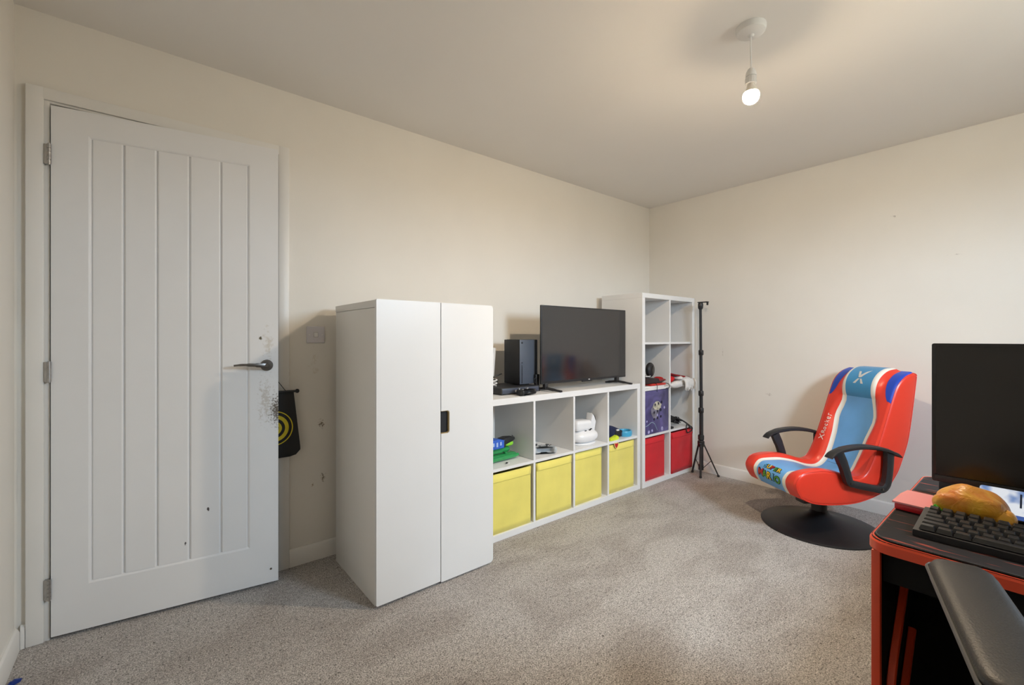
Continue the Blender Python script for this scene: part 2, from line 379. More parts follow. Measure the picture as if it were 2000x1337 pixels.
# lever handle, room side and hall side
for s in (-1, 1):
    y0 = 0.0 if s < 0 else 0.035
    Mh = Matrix.Translation((0.705, y0, 1.007)) @ Matrix.Rotation(R(90)*(1 if s < 0 else -1), 4, 'X')
    hb = bmesh.new(); lathe(hb, [(0.0255, -0.001), (0.0255, 0.006), (0.0235, 0.009), (0.012, 0.010)], 36, Mh)
    hd = add('door_handle', hb, M_dsteel, door, ang=30)
    lb = bmesh.new()
    lathe(lb, [(0.0095, 0.009), (0.009, 0.022), (0.0105, 0.034), (0.0105, 0.046), (0.007, 0.049)], 20, Mh)
    if s < 0:
        pth = [(0.705, y0+s*0.040, 1.007), (0.685, y0+s*0.046, 1.009), (0.65, y0+s*0.050, 1.012), (0.61, y0+s*0.049, 1.0135), (0.578, y0+s*0.044, 1.011)]
        rbar(lb, pth, 0.011, [0.020, 0.018, 0.014, 0.010, 0.008], (0, 1, 0), sub=5)
    add('lever', lb, M_dsteel if s < 0 else M_steel, hd)
for px_, pz_ in ((0.722, 0.075),):
    add('bumper_screw', lathe(bmesh.new(), [(0.0045, -0.001), (0.0045, 0.002), (0.002, 0.003)], 12, Matrix.Translation((px_, 0, pz_)) @ Matrix.Rotation(R(90), 4, 'X')), M_dsteel, door)

# ================================================================== WALL FITTINGS AND CEILING LIGHT
sw = thing('light_switch', 'square white plastic light switch plate between door and cupboard', 'light switch', (0.663, Y1, 1.148))
add('face_plate', B((-0.044, -0.009, -0.043), (0.044, 0, 0.043), 0.004, 3), mat('aged_plate', (0.66, 0.64, 0.67), 0.4, var=0.02), sw)
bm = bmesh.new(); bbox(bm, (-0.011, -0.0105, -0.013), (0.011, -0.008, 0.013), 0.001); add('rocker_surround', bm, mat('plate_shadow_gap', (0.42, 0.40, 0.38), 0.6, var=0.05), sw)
add('rocker', B((-0.0095, -0.013, -0.0115), (0.0095, -0.009, 0.0115), 0.002, 2), M_plastw, sw)
for s in (-1, 1):
    add('screw', lathe(bmesh.new(), [(0.003, 0.008), (0.003, 0.0096), (0.001, 0.0098)], 10, Matrix.Translation((s*0.031, 0, 0)) @ Matrix.Rotation(R(90), 4, 'X')), M_plastw, sw)

LX, LY = 1.818, 0.738
lamp = thing('pendant_light', 'bare glowing bulb hanging on a short white cord from the ceiling', 'ceiling light', (LX, LY, H))
add('ceiling_rose', lathe(bmesh.new(), [(0.053, 0), (0.053, -0.012), (0.050, -0.022), (0.040, -0.029), (0.012, -0.033), (0.007, -0.040)], 40), M_plastw, lamp)
add('cord', tube(bmesh.new(), [(0, 0, -0.036), (-0.0025, 0, -0.07), (0.002, 0.001, -0.12), (0, 0, -0.178)], 0.003, 8, sub=5), M_plastw, lamp)
hold = add('lamp_holder', lathe(bmesh.new(), [(0.005, -0.160), (0.011, -0.165), (0.0175, -0.176), (0.0195, -0.190), (0.0195, -0.194), (0.0170, -0.1945), (0.0170, -0.197), (0.0195, -0.1975), (0.0190, -0.222), (0.0165, -0.224)], 28), M_plastw, lamp)
bm = bmesh.new()
for k in range(18):
    a = 2*math.pi*k/18; bbox(bm, (-0.0008, 0.0188, -0.220), (0.0008, 0.0204, -0.200), M=Matrix.Rotation(a, 4, 'Z'))
add('grip_ribs', bm, M_plastw, hold)
bulb = add('bulb_collar', lathe(bmesh.new(), [(0.0125, -0.222), (0.0135, -0.229), (0.0170, -0.240), (0.0235, -0.252), (0.0262, -0.256)], 32), mat('bulb_plastic', (0.85, 0.78, 0.68), 0.4, var=0.02), lamp)
ball = [(0.0300*math.cos(a), -0.270-0.0300*math.sin(a)) for a in [R(d) for d in range(-25, 90, 5)]]
def glow(name, strength):
    mb = bpy.data.materials.new(name); mb.use_nodes = True; b = mb.node_tree.nodes['Principled BSDF']
    b.inputs['Base Color'].default_value = (0.9, 0.85, 0.75, 1); b.inputs['Emission Color'].default_value = (1.0, 0.785, 0.55, 1); b.inputs['Emission Strength'].default_value = strength
    return mb
add('bulb_shoulder', lathe(bmesh.new(), [(0.0262, -0.256)]+ball[:11], 32, cap=False), glow('glowing_diffuser', 60.0), lamp)
add('bulb_dome', lathe(bmesh.new(), ball[10:]+[(0.0008, -0.300)], 32), glow('glowing_bulb', BULB_L), lamp)

# ================================================================== WARDROBE
WDX, WDY, WDZ = 0.734, 1.777, 1.294
wd = thing('wardrobe_cupboard', 'tall white two door cupboard standing beside the door', 'cupboard', (WDX, WDY, 0))
ww_, dd = 0.602, 0.525
bm = bmesh.new()
bbox(bm, (0.004, 0.024, 0.0), (0.024, dd, WDZ-0.034), 0.0015)
add('side_panel', bm, M_lamin, wd)
add('side_panel', B((ww_-0.024, 0.024, 0), (ww_-0.004, dd, WDZ-0.034), 0.0015), M_lamin, wd)
add('top_panel', B((0.002, 0.022, WDZ-0.033), (ww_-0.002, dd, WDZ-0.002), 0.0015), M_lamin, wd)
add('back_panel', B((0.024, dd-0.012, 0.02), (ww_-0.024, dd-0.004, WDZ-0.034)), M_lamin, wd)
add('bottom_panel', B((0.024, 0.03, 0.03), (ww_-0.024, dd-0.012, 0.05)), M_lamin, wd)
add('plinth', B((0.024, 0.05, 0.0), (ww_-0.024, 0.066, 0.03)), M_lamin, wd)
def cupboard_door(x0, x1, rads, notch=None, z0=0.012, z1=WDZ, dy=0.0):
    poly = rrect(x0, z0, x1, z1, rads, 5)
    if notch:   # finger recess cut into the left edge
        nx, n0, n1 = notch
        poly = [p for p in poly]
        # polygon runs counter clockwise from top right; left edge runs from top left down to bottom left
        k = 1+len(rrect(x0, z0, x1, z1, rads, 5)[:0])
        out = []
        for i, p in enumerate(poly):
            out.append(p); q = poly[(i+1) % len(poly)]
            if abs(p[0]-x0) < 1e-6 and abs(q[0]-x0) < 1e-6 and p[1] > n1 and q[1] < n0:
                out += [(x0, n1), (nx-0.01, n1), (nx-0.003, n1-0.003), (nx, n1-0.01), (nx, n0+0.01), (nx-0.003, n0+0.003), (nx-0.01, n0), (x0, n0)]
        poly = out
    bm = prism(bmesh.new(), poly, -0.018+0.018+dy, 0.0185+dy, 'y')
    return bm
d1 = add('cupboard_door', cupboard_door(0.0, 0.3045, [0.002, 0.006, 0.006, 0.002]), M_lam, wd, ang=25)
nz0, nz1 = 0.690, 0.795
d2 = add('cupboard_door', cupboard_door(0.3075, 0.606, [0.018, 0.002, 0.002, 0.018], notch=(0.352, nz0, nz1), z0=0.008, z1=WDZ-0.001, dy=-0.002), M_lam, wd, ang=25)
add('recess_edge', rbar(bmesh.new(), [(0.309, 0.006, nz1-0.001), (0.342, 0.006, nz1-0.001), (0.350, 0.006, nz1-0.009), (0.350, 0.006, nz0+0.009), (0.342, 0.006, nz0+0.001), (0.309, 0.006, nz0+0.001)], 0.015, 0.003, (0, 1, 0)), mat('bare_board_edge', (0.45, 0.34, 0.17), 0.7, var=0.1, vscale=60), d2)
add('finger_recess', B((0.3075, 0.012, nz0+0.003), (0.349, 0.0163, nz1-0.003)), M_black, d2)

# ================================================================== CUBE SHELF UNITS
def cube_unit(name, label, loc, cols, rows, w, h, d=0.385, th=0.036, dv=0.0165, xs=None, zs=None):
    u = thing(name, label, 'shelf unit', loc)
    add('top_board', B((0, 0, h-th), (w, d, h), 0.0012, 1), M_lam, u)
    add('bottom_board', B((0, 0, 0), (w, d, th), 0.0012, 1), M_lam, u)
    add('side_board', B((0, 0, th+0.0003), (th, d, h-th-0.0003), 0.0012, 1), M_lam, u)
    add('side_board', B((w-th, 0, th+0.0003), (w, d, h-th-0.0003), 0.0012, 1), M_lam, u)
    cw = (w-2*th-(cols-1)*dv)/cols; ch = (h-2*th-(rows-1)*dv)/rows
    zz = [th+ch*(k+1)+dv*k for k in range(rows-1)]; xx = [th+cw*(k+1)+dv*k for k in range(cols-1)]
    if cols > rows:
        for z in zz: add('shelf', B((th+0.0003, 0.001, z), (w-th-0.0003, d, z+dv), 0.001, 1), M_lam, u)
        for x in xx:
            for k in range(rows):
                a = th+k*(ch+dv); add('divider', B((x, 0.002, a+0.0003), (x+dv, d, a+ch-0.0003), 0.001, 1), M_lam, u)
    else:
        for x in xx: add('divider', B((x, 0.001, th+0.0003), (x+dv, d, h-th-0.0003), 0.001, 1), M_lam, u)
        for z in zz:
            for k in range(cols):
                a = th+k*(cw+dv); add('shelf', B((a+0.0003, 0.002, z), (a+cw-0.0003, d, z+dv), 0.001, 1), M_lam, u)
    return u, cw, ch, [th+k*(cw+dv) for k in range(cols)], [th+k*(ch+dv) for k in range(rows)]
KX, KY, KW, KH = 1.404, 1.945, 1.446, 0.790
ku, kcw, kch, kxs, kzs = cube_unit('low_shelf_unit', 'low white eight cube shelf unit under the television', (KX, KY, 0), 4, 2, KW, KH)
TX, TY, TW, TH = 2.864, 1.936, 0.768, 1.472
tu, tcw, tch, txs, tzs = cube_unit('tall_shelf_unit', 'tall white eight cube shelf unit in the room corner', (TX, TY, 0), 2, 4, TW, TH)

# fabric storage bins
M_yel = mat('yellow_bin_fabric', (0.84, 0.73, 0.17), 0.85, var=0.05, vscale=7, bump=0.25, bscale=500, sheen=0.2)
M_red = mat('red_bin_fabric', (0.62, 0.012, 0.022), 0.8, var=0.08, vscale=7, bump=0.25, bscale=500, sheen=0.1)
def bin_(name, label, group, loc, w, h, m, rz=0.0, d=0.33, seed=0, sag=0.004):
    u = thing(name, label, 'storage bin', loc, rz, group)
    def panel(bm, fn, nu=10, nv=10, th=0.004):
        rings = []
        g = [[Vector(fn(i/nu, j/nv)) for i in range(nu+1)] for j in range(nv+1)]
        vs = [[bm.verts.new(p) for p in r] for r in g]
        for j in range(nv):
            for i in range(nu): bm.faces.new((vs[j][i], vs[j][i+1], vs[j+1][i+1], vs[j+1][i]))
    bm = bmesh.new()
    def wv(a, b): return sag*noise.noise(Vector((a*2.3+seed, b*3.1, seed*1.7)))*math.sin(math.pi*a)*math.sin(math.pi*min(b*1.1, 1))
    def hump(a): return h-0.0012*math.sin(math.pi*a)*(seed % 3)
    panel(bm, lambda a, b: (a*w, 0+wv(a, b)*1.5, b*hump(a)))
    panel(bm, lambda a, b: (a*w, d, b*h))
    panel(bm, lambda a, b: (0, a*d, b*h)); panel(bm, lambda a, b: (w, a*d, b*h)); panel(bm, lambda a, b: (a*w, b*d, 0.001))
    bmesh.ops.remove_doubles(bm, verts=bm.verts, dist=1e-4)
    bmesh.ops.recalc_face_normals(bm, faces=bm.faces)
    o = add('bin_body', bm, m, u, ang=50)
    sm = o.modifiers.new('thickness', 'SOLIDIFY'); sm.thickness = 0.004; sm.offset = -1
    bm = bmesh.new(); n = 12; hb = 0.045
    vs = []
    for a, b in ((0, 0), (0, 1)):
        pass
    rows = []
    for zf in (h-hb, h-hb+0.0015, h-0.001):
        y = -0.0005 if zf == h-hb else -0.0028
        rows.append([bm.verts.new((0.002+(w-0.004)*k/n, y+wv(k/n, zf/h)*1.5, zf-0.0012*math.sin(math.pi*k/n)*(seed % 3)*(zf/h))) for k in range(n+1)])
    for j in range(2):
        for k in range(n): bm.faces.new((rows[j][k], rows[j][k+1], rows[j+1][k+1], rows[j+1][k]))
    o = add('top_hem', bm, m, u, ang=30)
    sm = o.modifiers.new('thickness', 'SOLIDIFY'); sm.thickness = 0.002; sm.offset = 1
    return u
gaps = [0.014, 0.012, 0.046, 0.030]; rec = [0.012, 0.010, 0.018, 0.014]; rzs = [0.5, 0.2, 1.2, -0.6]
bl = ['yellow fabric storage bin beside the cupboard, bottom left cube of the low unit', 'yellow fabric bin directly below the grey game controller',
      'yellow fabric bin directly below the white headset', 'wrinkled yellow fabric bin below the blue ring, nearest the red bins']
for i in range(4):
    w = min(0.305, kcw-gaps[i]-0.003)
    x = KX+kxs[i]+kcw-gaps[i]-w
    x = max(x, KX+kxs[i]+0.002)
    bin_('storage_bin', bl[i], 'yellow bins in the low unit', (x, KY+rec[i], kzs[0]+0.0005), w, kch-(0.010 if i else 0.016), M_yel, R(rzs[i]*0.3), seed=i+1, sag=0.012 if i == 3 else 0.006)
bin_('storage_bin', 'narrow looking red fabric bin under the purple printed box', 'red bins in the tall unit', (TX+txs[0]+0.004, TY+0.020, tzs[0]+0.0005), 0.285, tch-0.012, M_red, R(-0.5), seed=5)
bin_('storage_bin', 'red fabric bin under the black straps by the tripod', 'red bins in the tall unit', (TX+txs[1]+0.004, TY-0.004, tzs[0]+0.0005), 0.326, tch-0.010, M_red, 0, seed=7, sag=0.01)

# small red and yellow heart badge hanging on the wrinkled bin
hx = KX+kxs[3]+0.075
hb = thing('heart_badge', 'small red heart shaped tag with pale rim hanging below the shelf edge', 'badge', (hx, KY-0.002, kzs[1]-0.030))
def heart(s): return [(s*0.9*math.sin(a)**3, s*(0.8*math.cos(a)-0.32*math.cos(2*a)-0.12*math.cos(3*a))) for a in [2*math.pi*k/28 for k in range(28)]]
add('rim', prism(bmesh.new(), heart(0.027), -0.001, 0.004, 'y'), mat('pale_yellow_rim', (0.75, 0.55, 0.25), 0.5, var=0.05), hb)
add('heart_face', prism(bmesh.new(), heart(0.020), -0.003, 0.000, 'y'), mat('badge_red', (0.55, 0.02, 0.02), 0.4, var=0.1), hb)

# ---------------------------------------------------------------- things in the low unit
zc = kzs[1]   # shelf surface of the upper row
x = KX+kxs[0]
# green and blue toy water blasters
M_gr = mat('green_toy_plastic', (0.03, 0.30, 0.09), 0.25, var=0.12, vscale=25, coat=0.3)
M_lg = mat('lime_toy_plastic', (0.28, 0.70, 0.05), 0.3, var=0.08, vscale=25)
M_bl = mat('blue_toy_plastic', (0.04, 0.14, 0.62), 0.3, var=0.2, vscale=30)
g1 = thing('toy_blaster', 'green plastic toy blaster lying lowest on the shelf', 'toy', (x+0.18, KY+0.14, zc), R(4))
bm = bmesh.new(); prism(bm, [(-0.14, 0.004), (0.10, 0.002), (0.125, 0.018), (0.11, 0.034), (-0.14, 0.036)], -0.03, 0.03, 'y', 0.006); add('body', bm, M_gr, g1)
add('barrel', tube(bmesh.new(), [(-0.12, -0.036, 0.018), (0.09, -0.040, 0.020), (0.118, -0.040, 0.021)], [0.013, 0.013, 0.009], 14), M_gr, g1)
add('cap', lathe(bmesh.new(), [(0.011, 0), (0.011, 0.012), (0.007, 0.014)], 14, Matrix.Translation((0.035, -0.02, 0.034))), M_gr, g1)
g2 = thing('toy_blaster', 'glossy green toy tube lying on the green blaster', 'toy', (x+0.17, KY+0.15, zc+0.0365), R(2))
bm = bmesh.new(); tube(bm, [(-0.13, 0, 0.017), (0.08, 0.002, 0.017), (0.095, 0.002, 0.017)], [0.0168, 0.0168, 0.011], 18); add('tube_body', bm, M_gr, g2)
bm = bmesh.new(); bbox(bm, (-0.10, -0.021, 0.004), (0.03, 0.021, 0.022), 0.005); add('grip', bm, M_gr, g2)
g3 = thing('toy_car', 'blue and black toy with lime green nose on top of the pile', 'toy', (x+0.175, KY+0.15, zc+0.071), R(3))
bm = bmesh.new(); prism(bm, [(-0.13, 0.0), (0.03, 0.0), (0.035, 0.045), (-0.01, 0.056), (-0.13, 0.054)], -0.03, 0.03, 'y', 0.005); add('body', bm, M_bl, g3)
bm = bmesh.new(); blob(bm, (0.078, 0, 0.018), (0.038, 0.028, 0.0175), 0.05, 40, pw=0.7); add('nose', bm, M_lg, g3)
bm = bmesh.new(); prism(bm, [(0.026, 0.012), (0.10, 0.036), (0.118, 0.038), (0.116, 0.052), (0.06, 0.058), (0.02, 0.052)], -0.028, 0.028, 'y', 0.004); add('cover', bm, M_black, g3)
bm = bmesh.new(); bbox(bm, (0.024, -0.031, 0.001), (0.040, 0.031, 0.044), 0.004); add('band', bm, M_black, g3)
add('loop', tube(bmesh.new(), [(0.116+0.010*math.cos(a), 0, 0.040+0.018*math.sin(a)) for a in [R(d) for d in range(-90, 91, 18)]], 0.002, 6), M_black, g3)
for k in range(4):
    add('white_stripe', B((-0.09+k*0.028, -0.0315, 0.014+0.006*(k % 2)), (-0.078+k*0.028, -0.0295, 0.040)), mat('pale_blue_print', (0.45, 0.58, 0.85), 0.4, var=0.1), g3)
tk = thing('toy_key', 'tiny dark plastic piece lying near the shelf edge', 'toy', (x+0.165, KY+0.05, zc), R(25))
bm = bmesh.new(); blob(bm, (0, 0, 0.0045), (0.011, 0.006, 0.0045), 0.1, 60, u=12, v=8); add('stub', bm, M_black, tk)
add('pale_ring', tube(bmesh.new(), [(0.017+0.009*math.cos(a), 0.009*math.sin(a), 0.0022) for a in [2*math.pi*k/14 for k in range(14)]], 0.002, 6, loop=True), M_plastw, tk)

# grey game controller
gc = thing('game_controller', 'silver grey wireless game controller in the second cube', 'game controller', (KX+kxs[1]+0.150, KY+0.095, zc), R(-28))
def controller(parent, m, md, s=1.0):
    bm = bmesh.new()
    half = [(0.0, 0.036), (0.030, 0.038), (0.052, 0.034), (0.066, 0.018), (0.074, -0.010), (0.078, -0.040), (0.070, -0.052), (0.058, -0.048), (0.044, -0.022), (0.026, -0.012), (0.0, -0.012)]
    poly = [(a*s, b*s) for a, b in half]+[(-a*s, b*s) for a, b in half[-2:0:-1]]
    poly = [tuple(p)[:2] for p in smooth_path([(a, b, 0) for a, b in poly+[poly[0]]], 3)][:-1]
    prism(bm, poly, 0.006*s, 0.042*s, 'z', 0.0115*s, seg=4)
    add('body', bm, m, parent, ang=60)
    for a, b in ((-0.042, 0.016), (0.024, -0.002)):
        st = bmesh.new(); lathe(st, [(0.010*s, 0.041*s), (0.006*s, 0.0415*s), (0.005*s, 0.048*s), (0.009*s, 0.050*s), (0.009*s, 0.053*s), (0.004*s, 0.052*s)], 16, Matrix.Translation((a*s, b*s, 0))); add('thumbstick', st, md, parent)
    dp = bmesh.new(); bbox(dp, (-0.032*s, -0.006*s, 0.041*s), (-0.016*s, 0.0*s, 0.045*s), 0.001); bbox(dp, (-0.027*s, -0.011*s, 0.041*s), (-0.021*s, 0.005*s, 0.045*s), 0.001); add('direction_pad', dp, md, parent)
    for k in range(4):
        a = R(90*k); bt = bmesh.new(); lathe(bt, [(0.0042*s, 0.040*s), (0.0042*s, 0.044*s), (0.003*s, 0.0452*s)], 12, Matrix.Translation(((0.044+0.011*math.cos(a))*s, (0.016+0.011*math.sin(a))*s, 0))); add('button', bt, md, parent)
    for q in (-1, 1):
        bb = bmesh.new(); bbox(bb, ((0.044*q-0.016)*s, 0.030*s, 0.020*s), ((0.044*q+0.016)*s, 0.044*s, 0.038*s), 0.005*s); add('shoulder_button', bb, md, parent)
controller(gc, M_grey, mat('dark_grey_buttons', (0.05, 0.055, 0.06), 0.4, var=0.1))

# white headset on a white bowl shaped stand
M_wt = mat('bright_white_plastic', (0.86, 0.86, 0.87), 0.3, var=0.01, coat=0.2)
vr = thing('vr_headset', 'white goggle headset resting on a white round base in the third cube', 'headset', (KX+kxs[2]+0.195, KY+0.115, zc))
bm = bmesh.new()
lathe(bm, [(0.080, 0), (0.086, 0.003), (0.086, 0.007), (0.078, 0.011), (0.060, 0.013)], 36, Matrix.Diagonal((1.25, 0.9, 1, 1))); add('round_base', bm, M_wt, vr)
bm = bmesh.new(); blob(bm, (0.0, 0, 0.052), (0.122, 0.085, 0.046), 0.0, pw=0.85, u=32, v=18); add('padded_band', bm, M_wt, vr)
bm = bmesh.new(); bbox(bm, (-0.11, -0.05, 0.088), (0.048, 0.05, 0.162), 0.024, 4, Matrix.Rotation(R(3), 4, 'Y')); vb = add('visor', bm, M_wt, vr)
bm = bmesh.new(); prism(bm, [(0.056, 0.075), (0.100, 0.075), (0.116, 0.140), (0.098, 0.180), (0.078, 0.200), (0.066, 0.15)], -0.028, 0.028, 'y', 0.006); add('strap_arm', bm, M_wt, vr)
add('black_pad', prism(bmesh.new(), [(0.096, 0.172), (0.114, 0.144), (0.119, 0.146), (0.112, 0.176), (0.086, 0.198)], -0.022, 0.030, 'y', 0.002), M_black, vr)
for a, b in ((-0.02, 0.0885), (0.022, 0.090), (0.034, 0.096)):
    add('dark_slot', B((a-0.008, -0.0515, b), (a+0.010, -0.046, b+0.007), 0.001), M_black, vb)
add('sensor', lathe(bmesh.new(), [(0.006, -0.001), (0.006, 0.002), (0.003, 0.003)], 12, Matrix.Translation((-0.055, -0.025, 0.1615))), M_black, vb)

# cap, lime glove and blue ring in the fourth cube
x = KX+kxs[3]
cp = thing('navy_pouch', 'dark navy and black pouch slumped in the fourth cube', 'pouch', (x+0.120, KY+0.115, zc), R(-6))
bm = bmesh.new(); prism(bm, [(-0.075, 0.002), (0.085, 0.002), (0.100, 0.030), (0.085, 0.058), (0.02, 0.085), (-0.075, 0.098)], -0.05, 0.05, 'y', 0.014, seg=3); add('pouch_body', bm, mat('navy_cloth', (0.008, 0.014, 0.055), 0.8, var=0.2, vscale=25, bump=0.2), cp)
bm = bmesh.new(); bbox(bm, (0.03, -0.056, 0.004), (0.105, -0.030, 0.050), 0.008); add('black_flap', bm, M_blackm, cp)
add('silver_clip', B((0.040, -0.060, 0.050), (0.066, -0.040, 0.060), 0.003), M_wt, cp)
lg = thing('lime_toy', 'small lime yellow toy with spiky edge on the fourth cube front', 'toy', (x+0.090, KY+0.032, zc), R(4))
poly = [(-0.055, 0.0), (0.048, 0.0), (0.052, 0.014), (0.040, 0.024), (0.034, 0.018), (0.026, 0.030), (0.018, 0.020), (0.010, 0.028), (0.0, 0.018), (-0.012, 0.022), (-0.055, 0.014)]
add('body', prism(bmesh.new(), poly, -0.012, 0.014, 'y', 0.003), mat('neon_yellow', (0.68, 0.80, 0.04), 0.5, var=0.06, vscale=40), lg)
add('foot', B((-0.05, -0.016, 0.0), (0.03, 0.0, 0.008), 0.002), MATS['neon_yellow'], lg)
ck = thing('blue_ring_toy', 'light blue plastic ring lying in the fourth cube', 'toy', (x+0.268, KY+0.070, zc), R(10))
rings = []
for k in range(40):
    a = 2*math.pi*k/40; cx_, cy_ = math.cos(a), math.sin(a)
    rings.append([(cx_*0.060*q+0, cy_*0.054*q, z) for q, z in ((0.74, 0.006), (0.78, 0.001), (0.94, 0.001), (1.0, 0.010), (1.0, 0.030), (0.93, 0.040), (0.80, 0.040), (0.74, 0.032))])
bm = bmesh.new(); skin(bm, [[Vector(p) for p in r] for r in rings], loop=True); add('ring', bm, mat('sky_blue_plastic', (0.06, 0.38, 0.62), 0.35, var=0.05), ck, ang=50)
add('clasp', B((-0.066, -0.012, 0.008), (-0.052, 0.012, 0.034), 0.004), mat('blue_clasp', (0.05, 0.12, 0.25), 0.4, var=0.05), ck)

# ================================================================== ON TOP OF THE LOW UNIT
ZT = KH
# television
tvx0, tvx1, tvy, tz0, tz1 = 1.925, 2.805, 2.045, 0.836, 1.341
tv = thing('television', 'black flat screen television standing on the low white unit', 'television', ((tvx0+tvx1)/2, tvy, ZT))
hw, z0, z1 = (tvx1-tvx0)/2, tz0-ZT, tz1-ZT
bm = bmesh.new(); prism(bm, rrect(-hw, z0, hw, z1, 0.004, 3), 0, 0.012, 'y', 0.0015); casing = add('casing', bm, M_black, tv)
bm = bmesh.new(); bbox(bm, (-hw+0.10, 0.012, z0+0.02), (hw-0.10, 0.055, z0+0.30), 0.012); add('rear_housing', bm, M_black, tv)
mscr = mat('tv_screen', (0.020, 0.020, 0.022), 0.10, spec=0.9)
add('screen', B((-hw+0.008, -0.0012, z0+0.016), (hw-0.008, 0.001, z1-0.008)), mscr, tv)
for s in (-1, 1):
    bm = bmesh.new(); xx = s*(hw-0.10) if s > 0 else -hw+0.045
    rbar(bm, [(xx+0.03, -0.105, 0.006), (xx+0.012, -0.05, 0.013), (xx, 0.0, 0.018), (xx-0.004, 0.05, 0.013), (xx-0.008, 0.10, 0.006)], 0.020, [0.011, 0.016, 0.020, 0.016, 0.011], (1, 0, 0), sub=3)
    bbox(bm, (xx-0.014, -0.006, 0.012), (xx+0.014, 0.020, z0+0.006), 0.003)
    add('foot', bm, M_black, tv)
add('maker_mark', B((0.012, -0.0035, z0+0.004), (0.026, 0.0, z0+0.010), 0.001), mat('silver_print', (0.75, 0.75, 0.75), 0.4, var=0.02), tv)
add('sensor_lip', B((-0.05, -0.003, z0-0.008), (0.05, 0.010, z0+0.002), 0.003), M_black, tv)

# flat black media box with the upright console on it
fb = thing('media_box', 'flat black media box under the upright console', 'media box', (1.615, 2.055, ZT))
bm = bmesh.new(); bbox(bm, (0, 0, 0.004), (0.302, 0.25, 0.042), 0.004); add('casing', bm, M_black, fb)
for a in (0.02, 0.28):
    for c in (0.02, 0.22): add('foot', lathe(bmesh.new(), [(0.008, 0), (0.008, 0.0042)], 12, Matrix.Translation((a, c, 0))), M_black, fb)
add('front_panel', B((0.005, -0.002, 0.008), (0.297, 0.001, 0.038), 0.0012), mat('slate_plastic', (0.055, 0.065, 0.095), 0.35, var=0.05), fb)
gcn = thing('game_console', 'dark upright tower game console beside the television', 'game console', (1.802, 2.112, ZT+0.0425))
mcon = mat('console_side', (0.012, 0.012, 0.013), 0.55, var=0.05, bump=0.05, bscale=500)
bm = bmesh.new(); bbox(bm, (0, 0, 0.006), (0.152, 0.155, 0.288), 0.003); add('casing', bm, mcon, gcn)
add('base_disc', lathe(bmesh.new(), [(0.055, 0), (0.055, 0.0065)], 32, Matrix.Translation((0.076, 0.076, 0))), M_black, gcn)
fp = add('front_panel', B((0.001, -0.0022, 0.007), (0.151, 0.001, 0.287), 0.001), mat('console_front', (0.075, 0.092, 0.125), 0.4, var=0.04), gcn)
add('disc_slot', B((0.016, -0.0032, 0.012), (0.0205, -0.001, 0.128), 0.0006), M_blackg, fp)
add('power_button', lathe(bmesh.new(), [(0.006, 0), (0.006, 0.002), (0.004, 0.0024)], 20, Matrix.Translation((0.019, -0.002, 0.268)) @ Matrix.Rotation(R(90), 4, 'X')), mat('power_mark', (0.010, 0.012, 0.016), 0.3, var=0.05), fp)
add('eject_button', lathe(bmesh.new(), [(0.004, 0), (0.004, 0.0016)], 16, Matrix.Translation((0.019, -0.002, 0.142)) @ Matrix.Rotation(R(90), 4, 'X')), MATS['power_mark'], fp)
add('pairing_button', lathe(bmesh.new(), [(0.004, 0), (0.004, 0.0016)], 16, Matrix.Translation((0.132, -0.002, 0.035)) @ Matrix.Rotation(R(90), 4, 'X')), M_blackg, fp)
add('usb_port', B((0.124, -0.003, 0.014), (0.138, -0.001, 0.020)), M_blackg, fp)
bm = bmesh.new()
for i in range(8):
    for j in range(8): lathe(bm, [(0.006, 0), (0.004, 0.0012)], 8, Matrix.Translation((0.016+i*0.017, 0.016+j*0.0175, 0.288)))
add('vent_dots', bm, M_blackm, gcn)
bc = thing('game_controller', 'black game controller lying in front of the media box', 'game controller', (1.745, 1.997, ZT), R(8))
controller(bc, M_black, mat('satin_grey_buttons', (0.35, 0.35, 0.36), 0.3, 0.3, var=0.1), 0.82)
# dongle box left of the television
db = thing('streaming_stick', 'small black box standing against the television edge', 'media player', (1.919, 2.085, ZT))
add('body', B((0, 0, 0.014), (0.030, 0.022, 0.108), 0.003), M_black, db)
add('cable', tube(bmesh.new(), [(0.006, 0.004, 0.09), (-0.014, 0.0, 0.080), (-0.010, 0.002, 0.060), (0.0, 0.0, 0.052)], 0.0022, 6, sub=4), M_black, db)
add('lower_cable', tube(bmesh.new(), [(0.015, 0.020, 0.020), (0.018, 0.045, 0.012), (0.022, 0.09, 0.0035), (0.03, 0.17, 0.0032)], 0.003, 6, sub=4), M_black, db)
add('stand', B((-0.003, -0.008, 0), (0.033, 0.030, 0.0145), 0.003), M_black, db)
# white leaning frame partly hidden by the cupboard
wf = thing('picture_frame', 'white framed grey panel leaning behind the cupboard edge', 'picture frame', (1.540, 2.345, ZT), 0)
Ml = Matrix.Translation((0, 0, 0)) @ Matrix.Rotation(R(5), 4, 'Y')
bm = bmesh.new()
for lo, hi in (((0.200, -0.012, 0.022), (0.222, 0.012, 0.295)), ((0.0, -0.012, 0.022), (0.022, 0.012, 0.295)), ((0.022, -0.012, 0.273), (0.200, 0.012, 0.295)), ((0.022, -0.012, 0.022), (0.200, 0.012, 0.044))): bbox(bm, lo, hi, 0.003, M=Ml)
add('frame', bm, M_plastw, wf)
add('grey_panel', B((0.022, -0.004, 0.044), (0.200, 0.004, 0.273), M=Ml), mat('smoked_grey', (0.22, 0.22, 0.24), 0.3, var=0.1), wf)
add('foot', B((0.01, -0.012, 0), (0.21, 0.030, 0.020), 0.004), M_plastw, wf)
